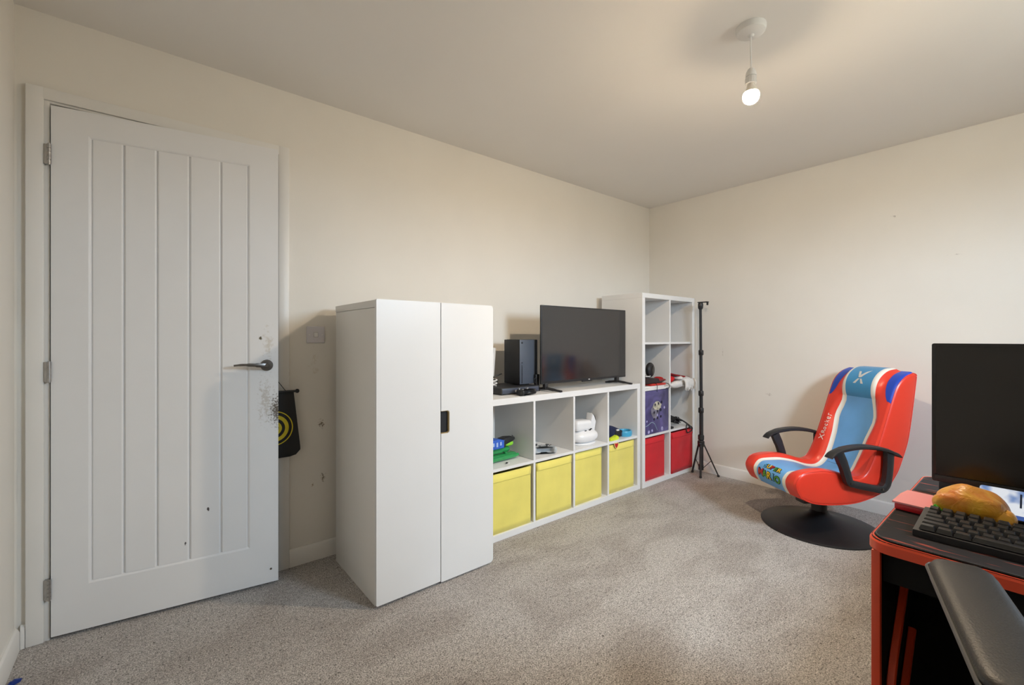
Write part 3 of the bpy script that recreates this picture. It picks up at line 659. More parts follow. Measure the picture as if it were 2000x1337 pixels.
# loose cables
cb = tag(add('cable', tube(bmesh.new(), [(1.635, 2.30, ZT+0.050), (1.66, 2.28, ZT+0.060), (1.70, 2.26, ZT+0.075), (1.73, 2.25, ZT+0.062), (1.70, 2.22, ZT+0.050), (1.66, 2.23, ZT+0.056), (1.68, 2.27, ZT+0.070), (1.72, 2.29, ZT+0.080), (1.77, 2.29, ZT+0.098), (1.80, 2.29, ZT+0.105)], 0.004, 8, sub=6), M_black), 'tangled black cable heaped left of the upright console', 'cable')
cb2 = tag(add('white_cable', tube(bmesh.new(), [(1.632+0.024*math.cos(a), 2.16+0.02*math.sin(a), ZT+0.0465+0.0011*k) for k, a in enumerate([R(d) for d in range(0, 760, 20)])], 0.0036, 6), M_plastw), 'coiled white cable on the media box by the cupboard', 'cable')

# ================================================================== THINGS IN THE TALL UNIT
def cell(c, r): return TX+txs[c], TY, tzs[r]
# --- black headset on a flat red and black case (row 2 from the top, left)
cx_, cy_, cz_ = cell(0, 2)
bx_ = thing('game_case_box', 'black and red flat box under the headset', 'box', (cx_+0.15, cy_+0.13, cz_), R(-3))
add('white_tray', B((-0.14, -0.115, 0.0), (0.13, 0.11, 0.014), 0.002), M_plastw, bx_)
add('red_layer', B((-0.05, -0.12, 0.0145), (0.145, 0.10, 0.030), 0.003), mat('red_card', (0.55, 0.03, 0.02), 0.4, var=0.2, vscale=30), bx_)
bm = bmesh.new(); prism(bm, [(-0.145, 0.0305), (0.10, 0.0305), (0.165, 0.050), (0.150, 0.060), (0.04, 0.072), (-0.145, 0.079)], -0.11, 0.10, 'y', 0.004); add('black_sleeve', bm, mat('black_red_card', (0.02, 0.012, 0.014), 0.35, var=0.3, vscale=20), bx_)
add('red_corner', prism(bmesh.new(), [(0.075, 0.048), (0.155, 0.052), (0.150, 0.060), (0.06, 0.070)], -0.1115, -0.1095, 'y'), mat('dark_red_print', (0.25, 0.015, 0.02), 0.4, var=0.4, vscale=40), bx_)
hs = thing('headset', 'black padded gaming headset lying on the flat box', 'headset', (cx_+0.124, cy_+0.115, cz_+0.0795), R(-6))
for k, (dx, dy, dz) in enumerate(((0.050, -0.04, 0.055), (-0.055, 0.06, 0.058))):
    Mc = Matrix.Translation((dx, dy, dz)) @ Matrix.Rotation(R(20), 4, 'Z') @ Matrix.Rotation(R(90), 4, 'X')
    bm = bmesh.new(); lathe(bm, [(0.022, -0.024), (0.046, -0.020), (0.058, -0.006), (0.058, 0.008), (0.048, 0.020), (0.030, 0.025), (0.010, 0.026)], 28, Mc); ec = add('ear_cup', bm, M_black, hs)
    bm = bmesh.new(); lathe(bm, [(0.034, 0.0235), (0.034, 0.0275), (0.031, 0.0285), (0.006, 0.0285)], 24, Mc); add('cup_plate', bm, M_blackg, ec)
bm = bmesh.new(); rbar(bm, [(0.045, -0.03, 0.004), (0.0, -0.065, 0.004), (-0.045, -0.06, 0.006), (-0.085, 0.0, 0.007), (-0.075, 0.045, 0.014), (-0.055, 0.06, 0.020)], 0.016, 0.007, (0, 0, 1), sub=5); add('headband', bm, M_black, hs)
add('band_lining', tube(bmesh.new(), [(0.03, -0.06, 0.008), (-0.01, -0.082, 0.008), (-0.045, -0.075, 0.008)], 0.004, 8, sub=4), M_plastw, hs)
hc = tag(add('headset_cable', tube(bmesh.new(), [(cx_+0.16, cy_+0.05, cz_+0.034), (cx_+0.155, cy_+0.005, cz_+0.030), (cx_+0.150, cy_-0.008, cz_+0.004), (cx_+0.146, cy_-0.008, cz_-0.014), (cx_+0.148, cy_-0.007, cz_-0.030)], 0.0022, 6, sub=5), M_black), 'thin black cable hanging over the shelf edge below the flat box', 'cable')
hc2 = tag(add('black_cord', tube(bmesh.new(), [(cx_+0.27, cy_+0.05, cz_+0.020), (cx_+0.29, cy_+0.01, cz_+0.028), (cx_+0.313, cy_-0.010, cz_+0.016), (cx_+0.318, cy_-0.010, cz_-0.008), (cx_+0.300, cy_-0.008, cz_-0.012), (cx_+0.275, cy_-0.008, cz_-0.013)], 0.003, 6, sub=5), M_black), 'short black cord curling over the shelf edge near the divider', 'cord')
# --- red and white fluffy hat spilling over the edge (row 2 right)
cx_, cy_, cz_ = cell(1, 2)
sh = thing('red_scarf', 'red and white woolly scarf with fringed end spilling over the shelf', 'scarf', (cx_+0.16, cy_+0.10, cz_))
M_wool = mat('white_wool', (0.74, 0.72, 0.70), 0.95, var=0.12, vscale=30, bump=0.6, bscale=120)
M_rwool = mat('red_wool', (0.58, 0.01, 0.012), 0.9, var=0.15, vscale=30, bump=0.5, bscale=120)
bm = bmesh.new(); blob(bm, (-0.10, 0.0, 0.050), (0.085, 0.09, 0.046), 0.25, 14, u=28, v=18, seed=3); add('red_fold', bm, M_rwool, sh)
bm = bmesh.new(); rbar(bm, [(-0.16, -0.03, 0.105), (-0.06, -0.02, 0.088), (0.05, -0.02, 0.068), (0.155, -0.02, 0.056)], 0.14, 0.014, (0, 1, 0.1), sub=4); add('red_stripe', bm, mat('deep_red_wool', (0.30, 0.008, 0.012), 0.9, var=0.2, vscale=40, bump=0.5, bscale=120), sh)
bm = bmesh.new(); blob(bm, (-0.085, -0.105, 0.006), (0.085, 0.030, 0.030), 0.3, 16, u=28, v=16, seed=8); add('white_fold', bm, M_wool, sh)
bm = bmesh.new(); blob(bm, (0.005, -0.06, 0.052), (0.035, 0.05, 0.020), 0.2, 20, seed=4); add('white_knot', bm, M_wool, sh)
bm = bmesh.new(); blob(bm, (0.085, -0.07, 0.028), (0.085, 0.06, 0.032), 0.2, 16, u=28, v=16, seed=12); add('white_end', bm, M_wool, sh)
for k in range(16):
    a = 0.01+k*0.0103; l = 0.050+0.012*math.sin(k*2.1)+0.006*math.cos(k*5)
    bm = tube(bmesh.new(), [(a, -0.118, 0.042), (a+0.002, -0.132, 0.024), (a+0.006*math.sin(k), -0.136, -0.005), (a+0.010*math.sin(k*1.7), -0.132, 0.012-l)], [0.008, 0.0085, 0.007, 0.004], 7, sub=3)
    add('fringe_strand', bm, M_wool, sh)
# --- purple printed box (row 1 left)
cx_, cy_, cz_ = cell(0, 1)
def print_material():
    m = bpy.data.materials.new('purple_space_print'); m.use_nodes = True; t = m.node_tree; b = t.nodes['Principled BSDF']; b.inputs['Roughness'].default_value = 0.35
    tcn = t.nodes.new('ShaderNodeTexCoord')
    n = t.nodes.new('ShaderNodeTexNoise'); n.inputs['Scale'].default_value = 7; n.inputs['Detail'].default_value = 6; n.inputs['Distortion'].default_value = 1.2
    t.links.new(tcn.outputs['Object'], n.inputs['Vector'])
    r = t.nodes.new('ShaderNodeValToRGB'); e = r.color_ramp.elements
    e[0].position = 0.30; e[0].color = (0.035, 0.03, 0.10, 1); e[1].position = 0.75; e[1].color = (0.16, 0.13, 0.38, 1)
    k = e.new(0.5); k.color = (0.085, 0.075, 0.21, 1)
    t.links.new(n.outputs['Fac'], r.inputs[0]); t.links.new(r.outputs[0], b.inputs['Base Color'])
    return m
pb = thing('purple_box', 'purple box with a pale glowing rocky print and dark dots', 'storage box', (cx_+0.003, cy_+0.008, cz_+0.0005))
bw, bh = tcw-0.007, tch-0.004
M_pp = print_material()
add('box_body', B((0, 0, 0), (bw, 0.32, bh), 0.002), M_pp, pb)
def disc_xz(cx, cz, rx, rz, jag=0.0, n=22, seed=0):
    return [(cx+rx*math.cos(a)*(1+jag*noise.noise(Vector((math.cos(a)*2+seed, math.sin(a)*2, seed)))), cz+rz*math.sin(a)*(1+jag*noise.noise(Vector((math.cos(a)*2+seed, math.sin(a)*2, seed))))) for a in [2*math.pi*k/n for k in range(n)]]
M_cr = mat('cream_print', (0.50, 0.47, 0.36), 0.4, var=0.5, vscale=45)
M_pk = mat('lilac_print', (0.42, 0.40, 0.66), 0.4, var=0.2, vscale=30)
M_nb = mat('night_print', (0.008, 0.008, 0.03), 0.4, var=0.2)
add('pale_rock_print', prism(bmesh.new(), disc_xz(0.170, 0.212, 0.056, 0.034, 0.22, seed=2), -0.0016, 0.0005, 'y'), M_cr, pb, smooth=False)
add('pale_haze_print', prism(bmesh.new(), disc_xz(0.140, 0.172, 0.052, 0.060, 0.25, seed=5), -0.0010, 0.0005, 'y'), mat('dusty_print', (0.20, 0.19, 0.25), 0.4, var=0.5, vscale=30), pb, smooth=False)
for i in range(3):
    for j, zz in enumerate((0.222, 0.162, 0.110)):
        add('dark_dot_print', prism(bmesh.new(), disc_xz(0.128+i*0.046+(0.012 if j == 0 else 0), zz+0.006*i, 0.009, 0.011, 0.4, 10, seed=i+j*3), -0.0026, 0.0005, 'y'), M_nb, pb, smooth=False)
for a, c, r_ in ((0.27, 0.185, 0.010), (0.238, 0.020, 0.016), (0.055, 0.016, 0.012), (0.10, 0.022, 0.010), (0.17, 0.135, 0.009), (0.03, 0.10, 0.008)):
    add('light_spot_print', prism(bmesh.new(), disc_xz(a, c+0.004, r_, r_, 0.3, 12, seed=a*9), -0.0018, 0.0005, 'y'), M_pk, pb, smooth=False)
add('pale_arc_print', rbar(bmesh.new(), [(0.012, -0.001, 0.066), (0.05, -0.001, 0.074), (0.092, -0.001, 0.090), (0.13, -0.001, 0.076), (0.155, -0.001, 0.045), (0.170, -0.001, 0.020)], 0.002, 0.004, (0, 1, 0), sub=5), mat('aqua_print', (0.30, 0.42, 0.50), 0.4, var=0.1), pb)
# --- black strap bundle with a carabiner (row 1 right)
cx_, cy_, cz_ = cell(1, 1)
st = thing('strap_bundle', 'bundle of black straps with an open clip hanging over the shelf', 'strap', (cx_+0.12, cy_+0.11, cz_))
bm = bmesh.new()
random.seed(11)
for k in range(11):
    pts = []
    for q in range(9):
        pts.append((-0.11+q*0.030+random.uniform(-0.012, 0.012), random.uniform(-0.06, 0.03), max(0.008, 0.098-0.0065*q+random.uniform(-0.035, 0.022))))
    rbar(bm, pts, 0.017, 0.006, (0.1, 0.9, 0.4), sub=4)
add('webbing', bm, M_blackm, st)
bm = bmesh.new(); rbar(bm, [(-0.02, -0.03, 0.072), (0.06, -0.05, 0.066), (0.11, -0.085, 0.042), (0.145, -0.122, 0.004), (0.150, -0.130, -0.020)], 0.020, 0.012, (0.2, 0.9, 0.3), sub=5); add('handle_strap', bm, M_black, st)
add('dark_case', B((-0.13, -0.10, 0.0), (-0.055, -0.06, 0.018), 0.006), M_black, st)
lp = [(0.100, -0.122, 0.012), (0.092, -0.126, -0.020), (0.098, -0.128, -0.044), (0.118, -0.130, -0.050), (0.165, -0.130, -0.042), (0.180, -0.130, -0.030), (0.178, -0.130, -0.016), (0.160, -0.130, -0.004), (0.135, -0.124, 0.012), (0.115, -0.120, 0.020)]
lp = smooth_path(lp+[lp[0]], 4)[:-1]
add('clip', tube(bmesh.new(), lp, 0.0045, 8, loop=True), M_black, st)

# ================================================================== BLACK TRIPOD STAND
ts = thing('tripod_stand', 'slim black telescopic light stand in the corner beside the tall unit', 'tripod', (3.520, 1.820, 0))
add('lower_tube', tube(bmesh.new(), [(0.006, 0, 0.06), (0.004, 0, 0.53)], 0.0155, 14), M_black, ts)
add('middle_tube', tube(bmesh.new(), [(0.004, 0, 0.52), (0.002, 0, 0.68)], 0.0135, 14), M_black, ts)
add('upper_tube', tube(bmesh.new(), [(0.002, 0, 0.66), (-0.003, 0, 1.01)], 0.0120, 14), M_black, ts)
add('top_tube', tube(bmesh.new(), [(-0.003, 0, 1.0), (-0.008, 0, 1.385)], 0.0105, 14), M_black, ts)
for z, r_ in ((0.535, 0.021), (0.675, 0.020), (1.010, 0.019), (0.312, 0.024)):
    bm = lathe(bmesh.new(), [(r_*0.8, z-0.022), (r_, z-0.016), (r_, z+0.016), (r_*0.8, z+0.022)], 16); cl = add('clamp_collar', bm, M_black, ts)
    if z != 0.312: add('clamp_knob', blob(bmesh.new(), (-0.019, -0.012, z), (0.010, 0.010, 0.012), u=10, v=8), M_black, cl)
add('leg_hub', lathe(bmesh.new(), [(0.020, 0.235), (0.027, 0.245), (0.027, 0.280), (0.020, 0.288)], 18), M_black, ts)
add('hub_knob', blob(bmesh.new(), (-0.034, -0.010, 0.266), (0.014, 0.012, 0.012), u=12, v=8), M_black, ts)
for fx, fy in ((-0.030, 0.090), (0.050, -0.105), (-0.075, -0.060), ):
    pass
for ang_, rad in ((205, 0.085), (-62, 0.130), (80, 0.085)):
    dx, dy = math.cos(R(ang_)), math.sin(R(ang_))
    lg_ = add('leg', rbar(bmesh.new(), [(dx*0.022, dy*0.022, 0.255), (dx*rad, dy*rad, 0.010)], 0.016, 0.010, (-dy, dx, 0)), M_black, ts)
    add('brace', rbar(bmesh.new(), [(dx*0.015, dy*0.015, 0.060), (dx*(0.022+(rad-0.022)*0.52), dy*(0.022+(rad-0.022)*0.52), 0.128)], 0.008, 0.004, (-dy, dx, 0)), M_black, lg_)
    add('rubber_foot', blob(bmesh.new(), (dx*rad, dy*rad, 0.009), (0.011, 0.011, 0.009), u=12, v=8), M_blackm, lg_)
add('centre_foot', lathe(bmesh.new(), [(0.018, 0.045), (0.020, 0.050), (0.020, 0.085), (0.016, 0.09)], 14), M_black, ts)
bm = lathe(bmesh.new(), [(0.012, 1.365), (0.019, 1.375), (0.021, 1.405), (0.017, 1.420)], 16, Matrix.Translation((-0.008, 0, 0))); add('head', bm, M_black, ts)
bm = bmesh.new(); bbox(bm, (-0.020, -0.062, 1.420), (0.010, 0.022, 1.428), 0.002); bbox(bm, (-0.012, -0.062, 1.398), (0.004, -0.050, 1.422), 0.003); add('phone_bracket', bm, M_black, ts)

# ================================================================== RED ROCKER CHAIR ON A PEDESTAL
# local +x faces forward, +y is the side nearest the camera, origin on the floor under the pedestal
CHAIR = thing('rocker_chair', 'red and blue gaming rocker chair on a black round pedestal', 'chair', (3.116, 0.876, 0), math.atan2(0.533, -0.846))
M_cred = mat('red_vinyl', (0.76, 0.045, 0.022), 0.32, var=0.04, vscale=6, bump=0.10, bscale=350, coat=0.15)
M_cblue = mat('light_blue_vinyl', (0.15, 0.40, 0.78), 0.38, var=0.06, vscale=8, bump=0.10, bscale=350)
M_cwht = mat('cream_vinyl', (0.80, 0.78, 0.72), 0.38, var=0.02, bump=0.08, bscale=350)
M_cnavy = mat('royal_blue_vinyl', (0.010, 0.065, 0.52), 0.38, var=0.05, bump=0.1, bscale=350)
HWID = 0.215
inner = [(0.300, 0.252), (0.328, 0.300), (0.330, 0.345), (0.288, 0.392), (0.180, 0.405), (0.080, 0.391), (-0.020, 0.362), (-0.085, 0.368), (-0.135, 0.440), (-0.195, 0.590), (-0.262, 0.785), (-0.296, 0.865), (-0.345, 0.915), (-0.398, 0.938)]
outer = [(-0.424, 0.925), (-0.422, 0.880), (-0.376, 0.580), (-0.335, 0.450), (-0.289, 0.351), (-0.208, 0.265), (-0.060, 0.214), (0.082, 0.205), (0.216, 0.217)]
NS = 6
pin = [(p.x, p.y) for p in smooth_path([(a, b, 0) for a, b in inner], NS)]
pout = [(p.x, p.y) for p in smooth_path([(a, b, 0) for a, b in [inner[-1]]+outer+[inner[0]]], 5)][1:-1]
loop = pin+pout; NI = len(pin); NL = len(loop)
nrm = []
for i in range(NL):
    a = Vector(loop[i-1]); b_ = Vector(loop[(i+1) % NL]); d = (b_-a).normalized(); nrm.append(Vector((d.y, -d.x)))
def smst(x, a, b): 
    t = min(max((x-a)/(b-a), 0), 1); return t*t*(3-2*t)
# arc length along the inner curve (0 nose .. 1 top)
arc = [0.0]
for i in range(1, NI): arc.append(arc[-1]+(Vector(pin[i])-Vector(pin[i-1])).length)
LIN = arc[-1]; tt = [a/LIN for a in arc]
def half_blue(t):    # half width of the blue centre panel along the seat
    ks = [(0, 0.105), (0.22, 0.112), (0.38, 0.094), (0.5, 0.084), (0.62, 0.094), (0.715, 0.113), (0.795, 0.086), (0.815, 0.084), (1, 0.090)]
    for (a, x), (b, y) in zip(ks, ks[1:]):
        if a <= t <= b: return x+(y-x)*(t-a)/(b-a)
    return ks[-1][1]
WB = 0.026
HEAD0 = 0.815
def dep(t):          # how far the centre lies below (negative) or above the side bolsters
    if t < HEAD0: return -0.030*smst(t, 0.02, 0.22)*(1-0.35*smst(t, 0.74, HEAD0))
    return -0.020+0.052*math.sin(math.pi*min((t-HEAD0)/(1-HEAD0)*0.80+0.02, 1))**0.6
def surf(i, y):
    """point of the inner surface: i may be fractional (index on the inner curve), y across"""
    i0 = min(int(i), NI-1); f = i-i0; i1 = min(i0+1, NI-1)
    s = pin[i0][0]*(1-f)+pin[i1][0]*f; z = pin[i0][1]*(1-f)+pin[i1][1]*f; t = tt[i0]*(1-f)+tt[i1]*f
    n = (nrm[i0]*(1-f)+nrm[i1]*f)
    if n.length > 0: n.normalize()
    hb = half_blue(t); ay = abs(y)
    k = 1-smst(ay, hb+WB*0.3, hb+WB+0.030)
    off = dep(t)*k
    e = HWID-ay                                   # rounded outer edges
    rr = 0.020
    if e < rr: off -= rr-math.sqrt(max(rr*rr-(rr-e)**2, 0))
    return Vector((s+n.x*off, y, z+n.y*off)), Vector((n.x, 0, n.y))
def strip(i_lo, i_hi, y_lo, y_hi, ny, lift=0.0, step=1.0):
    """sheet of the inner surface between two curves y_lo(t), y_hi(t)"""
    bm = bmesh.new(); rows = []; n = max(2, int((i_hi-i_lo)/step)+1)
    for q in range(n+1):
        i = i_lo+(i_hi-i_lo)*q/n; i0 = min(int(i), NI-1); i1 = min(i0+1, NI-1); t = tt[i0]+(tt[i1]-tt[i0])*(i-i0)
        a, b = y_lo(t), y_hi(t)
        row = []
        for k in range(ny+1):
            p, nn = surf(i, a+(b-a)*k/ny); row.append(bm.verts.new(p+nn*lift))
        rows.append(row)
    for r0, r1 in zip(rows, rows[1:]):
        for k in range(ny): bm.faces.new((r0[k], r0[k+1], r1[k+1], r1[k]))
    return bm
def idx(t):
    for i in range(NI-1):
        if tt[i] <= t <= tt[i+1]: return i+(t-tt[i])/(tt[i+1]-tt[i])
    return NI-1
iH = idx(HEAD0)
# shell: the outer side, the two side cheeks and the red bolsters
bm = bmesh.new()
ys = [-HWID+0.020*(1-math.cos(R(a))) if 0 else -HWID+e for e in (0.0, 0.0015, 0.005, 0.011, 0.020)]
cols = ys+[-0.10, 0.0, 0.10]+[-y for y in reversed(ys)]
rings = []
for y in cols:
    e = HWID-abs(y); rr = 0.020; ins = 0 if e >= rr else rr-math.sqrt(max(rr*rr-(rr-e)**2, 0))
    rings.append([Vector((loop[i][0]-nrm[i].x*ins, y, loop[i][1]-nrm[i].y*ins)) for i in range(NL)])
vr_ = [[bm.verts.new(p) for p in r] for r in rings]
for a, b in zip(vr_, vr_[1:]):
    for i in range(NL):
        j = (i+1) % NL
        if i < NI-1 and abs(a[0].co.y) < HWID-0.0199 and abs(b[0].co.y) < HWID-0.0199: continue   # seat side is built below
        bm.faces.new((a[i], a[j], b[j], b[i]))
bm.faces.new(vr_[0][::-1]); bm.faces.new(vr_[-1])
bm.normal_update(); bmesh.ops.triangulate(bm, faces=[f for f in bm.faces if len(f.verts) > 4])
add('shell', bm, M_cred, CHAIR, ang=50)
for s in (-1, 1):
    f0 = lambda t, s=s: s*(HWID-0.020); f1 = lambda t, s=s: s*(half_blue(t)+WB)
    add('side_bolster', strip(0, NI-1, f0, f1, 8), M_cred, CHAIR, ang=60)
    g0 = lambda t, s=s: s*(half_blue(t)+WB); g1 = lambda t, s=s: s*half_blue(t)
    add('white_band', strip(0, iH, g0, g1, 3), M_cwht, CHAIR, ang=60)
    # royal blue patch over the top corner
    pt0 = 0.80
    def p_in(t, s=s): return s*(HWID-0.004-0.066*math.sqrt(max(0, 1-((0.97-min(t, 0.97))/(0.97-pt0))**2)) if t > pt0 else HWID-0.004)
    add('corner_patch', strip(idx(pt0), NI-1, lambda t, s=s: s*(HWID-0.004), p_in, 6, lift=0.0012, step=0.5), M_cnavy, CHAIR, ang=60)
cen = add('centre_panel', strip(0, iH, lambda t: half_blue(t), lambda t: -half_blue(t), 16), M_cblue, CHAIR, ang=60)
head = add('headrest', strip(iH, NI-1, lambda t: half_blue(t), lambda t: -half_blue(t), 16, step=0.4), mat('mid_blue_vinyl', (0.06, 0.29, 0.58), 0.4, var=0.06, bump=0.1, bscale=350), CHAIR, ang=60)
for s in (-1, 1):
    add('headrest_band', strip(iH, NI-1, lambda t, s=s: s*(half_blue(t)+WB), lambda t, s=s: s*half_blue(t), 4, step=0.4), M_cwht, head, ang=60)
# seams
add('seat_crease', tube(bmesh.new(), [surf(idx(0.47), y)[0]+surf(idx(0.47), y)[1]*-0.0012 for y in [-0.08+0.01*k for k in range(17)]], 0.002, 6), mat('dark_seam', (0.05, 0.10, 0.2), 0.6, var=0.05), CHAIR)
# piping round the near and far cheeks
for s in (-1, 1):
    pts = [Vector((loop[i][0]-nrm[i].x*0.006, s*(HWID-0.005), loop[i][1]-nrm[i].y*0.006))+Vector((nrm[i].x, s, nrm[i].y))*0.0005 for i in range(0, NL)]
    add('piping', tube(bmesh.new(), pts, 0.0022, 6, loop=True), M_cred, CHAIR)
# lettering laid on the seat surface: u runs across (towards -y), v runs up the seat
def lay(bm, t_c, y_c, lift=0.0012, rot=0.0):
    ic = idx(t_c); a_c = t_c*LIN
    cs, sn = math.cos(rot), math.sin(rot)
    lo_ = min(v.co.x for v in bm.verts); hi_ = max(v.co.x for v in bm.verts)
    for k in range(1, 12):
        g = list(bm.verts)+list(bm.edges)+list(bm.faces)
        bmesh.ops.bisect_plane(bm, geom=g, plane_co=(0, -0.05+0.009*k, 0), plane_no=(0, 1, 0))
    for v in bm.verts:
        u_, w_ = v.co.x*cs-v.co.y*sn, v.co.x*sn+v.co.y*cs
        i = idx(min(max((a_c+w_)/LIN, 0), 1)); p, n = surf(i, y_c+u_)
        v.co = p+n*(lift+v.co.z)
    return bm
LET = {'b': mat('letter_sky', (0.10, 0.42, 0.75), 0.4, var=0.03), 'y': mat('letter_yellow', (0.80, 0.52, 0.02), 0.4, var=0.03), 'r': mat('letter_red', (0.50, 0.02, 0.015), 0.4, var=0.03), 'g': mat('letter_green', (0.08, 0.32, 0.04), 0.4, var=0.03)}
M_blk = mat('letter_outline', (0.004, 0.006, 0.015), 0.5, var=0.05)
def letters(word, colours, size, t_c, y0, dy, rot=0.0, parent=None, kk=None):
    for k, (ch, c) in enumerate(zip(word, colours)):
        for fat, m, lf, nm in ((1.0, M_blk, 0.0010, 'letter_outline'), (0.0, LET[c], 0.0026, 'letter')):
            cu = bpy.data.curves.new('lettering', 'FONT'); cu.body = ch; cu.size = size; cu.align_x = 'CENTER'; cu.align_y = 'CENTER'
            cu.offset = size*(0.085 if fat else 0.022); cu.extrude = 0.0003; cu.resolution_u = 3
            o = bpy.data.objects.new('lettering', cu); C.objects.link(o); bpy.context.view_layer.update()
            me = bpy.data.meshes.new_from_object(o.evaluated_get(bpy.context.evaluated_depsgraph_get())); b2 = bmesh.new(); b2.from_mesh(me)
            bpy.data.objects.remove(o); bpy.data.curves.remove(cu); bpy.data.meshes.remove(me)
            bmesh.ops.rotate(b2, verts=b2.verts, cent=(0, 0, 0), matrix=Matrix.Rotation(R(random.uniform(-6, 6)) if not fat else 0, 3, 'Z'))
            # facing the chair from the front, reading left to right runs from -y to +y
            for v in b2.verts: v.co.y += 0.0
            add(nm, lay(b2, t_c+(kk[k] if kk else 0), y0+dy*k, lf), m, parent, smooth=False)
letters('SUPER', 'byrgy', 0.043, 0.106, -0.052, 0.0275, parent=cen)
letters('MARIO', 'rgyby'[:4]+'g', 0.058, 0.058, -0.070, 0.0345, parent=cen, kk=[0.004, 0, 0, 0, -0.004])
# X emblem on the headrest: an upward tick and two feet
def emblem(polys, t_c, y_c, s, m, parent, nm):
    for pl_ in polys:
        bm = bmesh.new(); vs_ = [bm.verts.new((a*s, b*s, 0)) for a, b in pl_]; bm.faces.new(vs_)
        ex = bmesh.ops.extrude_face_region(bm, geom=list(bm.faces)); bmesh.ops.translate(bm, verts=[v for v in ex['geom'] if isinstance(v, bmesh.types.BMVert)], vec=(0, 0, 0.0006))
        bmesh.ops.triangulate(bm, faces=bm.faces)
        add(nm, lay(bm, t_c, y_c, 0.0012), m, parent, smooth=False)
M_sil = mat('silver_emblem', (0.62, 0.63, 0.62), 0.35, var=0.03)
emblem([[(-0.85, 1.0), (-0.45, 1.0), (-0.08, 0.30), (0.55, 1.0), (1.25, 1.35), (0.70, 0.62), (0.18, -0.08), (-0.28, -0.08)],
        [(-0.30, -0.28), (0.02, -0.28), (-0.50, -1.0), (-0.98, -1.0)], [(0.12, -0.28), (0.40, -0.28), (0.92, -1.0), (0.45, -1.0)]], 0.905, 0.0, 0.036, M_sil, head, 'emblem')
# name running up the far bolster
bm = text_bm('X', 0.052, 0.0006); bmesh.ops.rotate(bm, verts=bm.verts, cent=(0, 0, 0), matrix=Matrix.Rotation(R(90), 3, 'Z'))
add('name_lettering', lay(bm, 0.575, -0.158), M_cwht, CHAIR, smooth=False)
for k, ch in enumerate('Rocker'):
    bm = text_bm(ch, 0.040, 0.0006); bmesh.ops.rotate(bm, verts=bm.verts, cent=(0, 0, 0), matrix=Matrix.Rotation(R(90), 3, 'Z'))
    add('name_lettering', lay(bm, 0.575+(0.034+k*0.0235)/LIN, -0.158), M_cwht, CHAIR, smooth=False)
# arms
def arm(s):
    y = s*(HWID+0.030)
    pad = [(0.165, 0.482), (0.145, 0.502), (0.085, 0.524), (-0.03, 0.536), (-0.150, 0.522), (-0.235, 0.492), (-0.262, 0.476)]
    bm = bmesh.new(); rbar(bm, [(a, y, z) for a, z in pad], 0.052, [0.010, 0.017, 0.022, 0.022, 0.021, 0.018, 0.010], (0, 1, 0), sub=4)
    o = add('armrest', bm, M_black, CHAIR)
    fr = [(0.105, 0.508), (0.072, 0.435), (0.052, 0.375), (0.040, 0.345), (0.010, 0.332), (-0.075, 0.312), (-0.150, 0.298), (-0.180, 0.312), (-0.195, 0.345), (-0.205, 0.420), (-0.208, 0.498)]
    bm = bmesh.new(); rbar(bm, [(a, y-s*0.004, z) for a, z in fr], 0.038, [0.046, 0.042, 0.040, 0.038, 0.036, 0.036, 0.038, 0.040, 0.040, 0.040, 0.042], (0, 1, 0), sub=4)
    add('arm_frame', bm, M_black, o)
    for a, z in ((0.040, 0.342), (-0.150, 0.302)):
        add('bolt', lathe(bmesh.new(), [(0.007, 0), (0.007, 0.003), (0.003, 0.004)], 12, Matrix.Translation((a, y+s*0.014, z)) @ Matrix.Rotation(R(-90*s), 4, 'X')), M_dsteel, o)
arm(1); arm(-1)
# pedestal
add('pedestal_base', lathe(bmesh.new(), [(0.305, 0.0), (0.306, 0.006), (0.298, 0.012), (0.24, 0.026), (0.16, 0.046), (0.09, 0.066), (0.055, 0.082), (0.042, 0.100)], 64), mat('satin_black_metal', (0.016, 0.016, 0.018), 0.42, 0.3, var=0.1), CHAIR, ang=50)
add('post', lathe(bmesh.new(), [(0.040, 0.095), (0.040, 0.175), (0.030, 0.18), (0.030, 0.215)], 24), M_black, CHAIR)
bm = bmesh.new(); bbox(bm, (-0.10, -0.09, 0.185), (0.12, 0.09, 0.212), 0.006); add('mount_plate', bm, M_black, CHAIR)
bm = bmesh.new(); bbox(bm, (0.12, 0.04, 0.180), (0.195, 0.11, 0.214), 0.010); add('control_box', bm, M_black, CHAIR)

# ================================================================== DESK
DX0, DX1, DY0, DY1, DZ = 1.062, 1.662, -0.885, 0.220, 0.750
M_dred = mat('red_desk_edge', (0.70, 0.065, 0.018), 0.35, var=0.06, vscale=12)
M_dblk = mat('black_desk_board', (0.006, 0.006, 0.0065), 0.75, var=0.15, bump=0.1, bscale=300, spec=0.2)
dk = thing('gaming_desk', 'black gaming desk with red edging and red angled legs', 'desk', (DX0, DY1, 0))
LXd, LYd = DX1-DX0, DY0-DY1
top = rrect(0, LYd, LXd, 0, [0.02, 0.035, 0.02, 0.02], 6)
add('desk_top', prism(bmesh.new(), top, DZ-0.020, DZ, 'z', 0.002), M_dblk, dk)
ed = rrect(-0.003, LYd-0.003, LXd+0.003, 0.003, [0.023, 0.038, 0.023, 0.023], 6)
bm = bmesh.new()
A0 = [bm.verts.new((x, y, DZ-0.021)) for x, y in ed]; A1 = [bm.verts.new((x, y, DZ-0.0045)) for x, y in ed]
cxm, cym = LXd/2, LYd/2
A2 = [bm.verts.new((x+(0.004 if x < cxm else -0.004), y+(0.004 if y < cym else -0.004), DZ+0.0005)) for x, y in ed]
A3 = [bm.verts.new((x+(0.006 if x < cxm else -0.006), y+(0.006 if y < cym else -0.006), DZ+0.0005)) for x, y in ed]
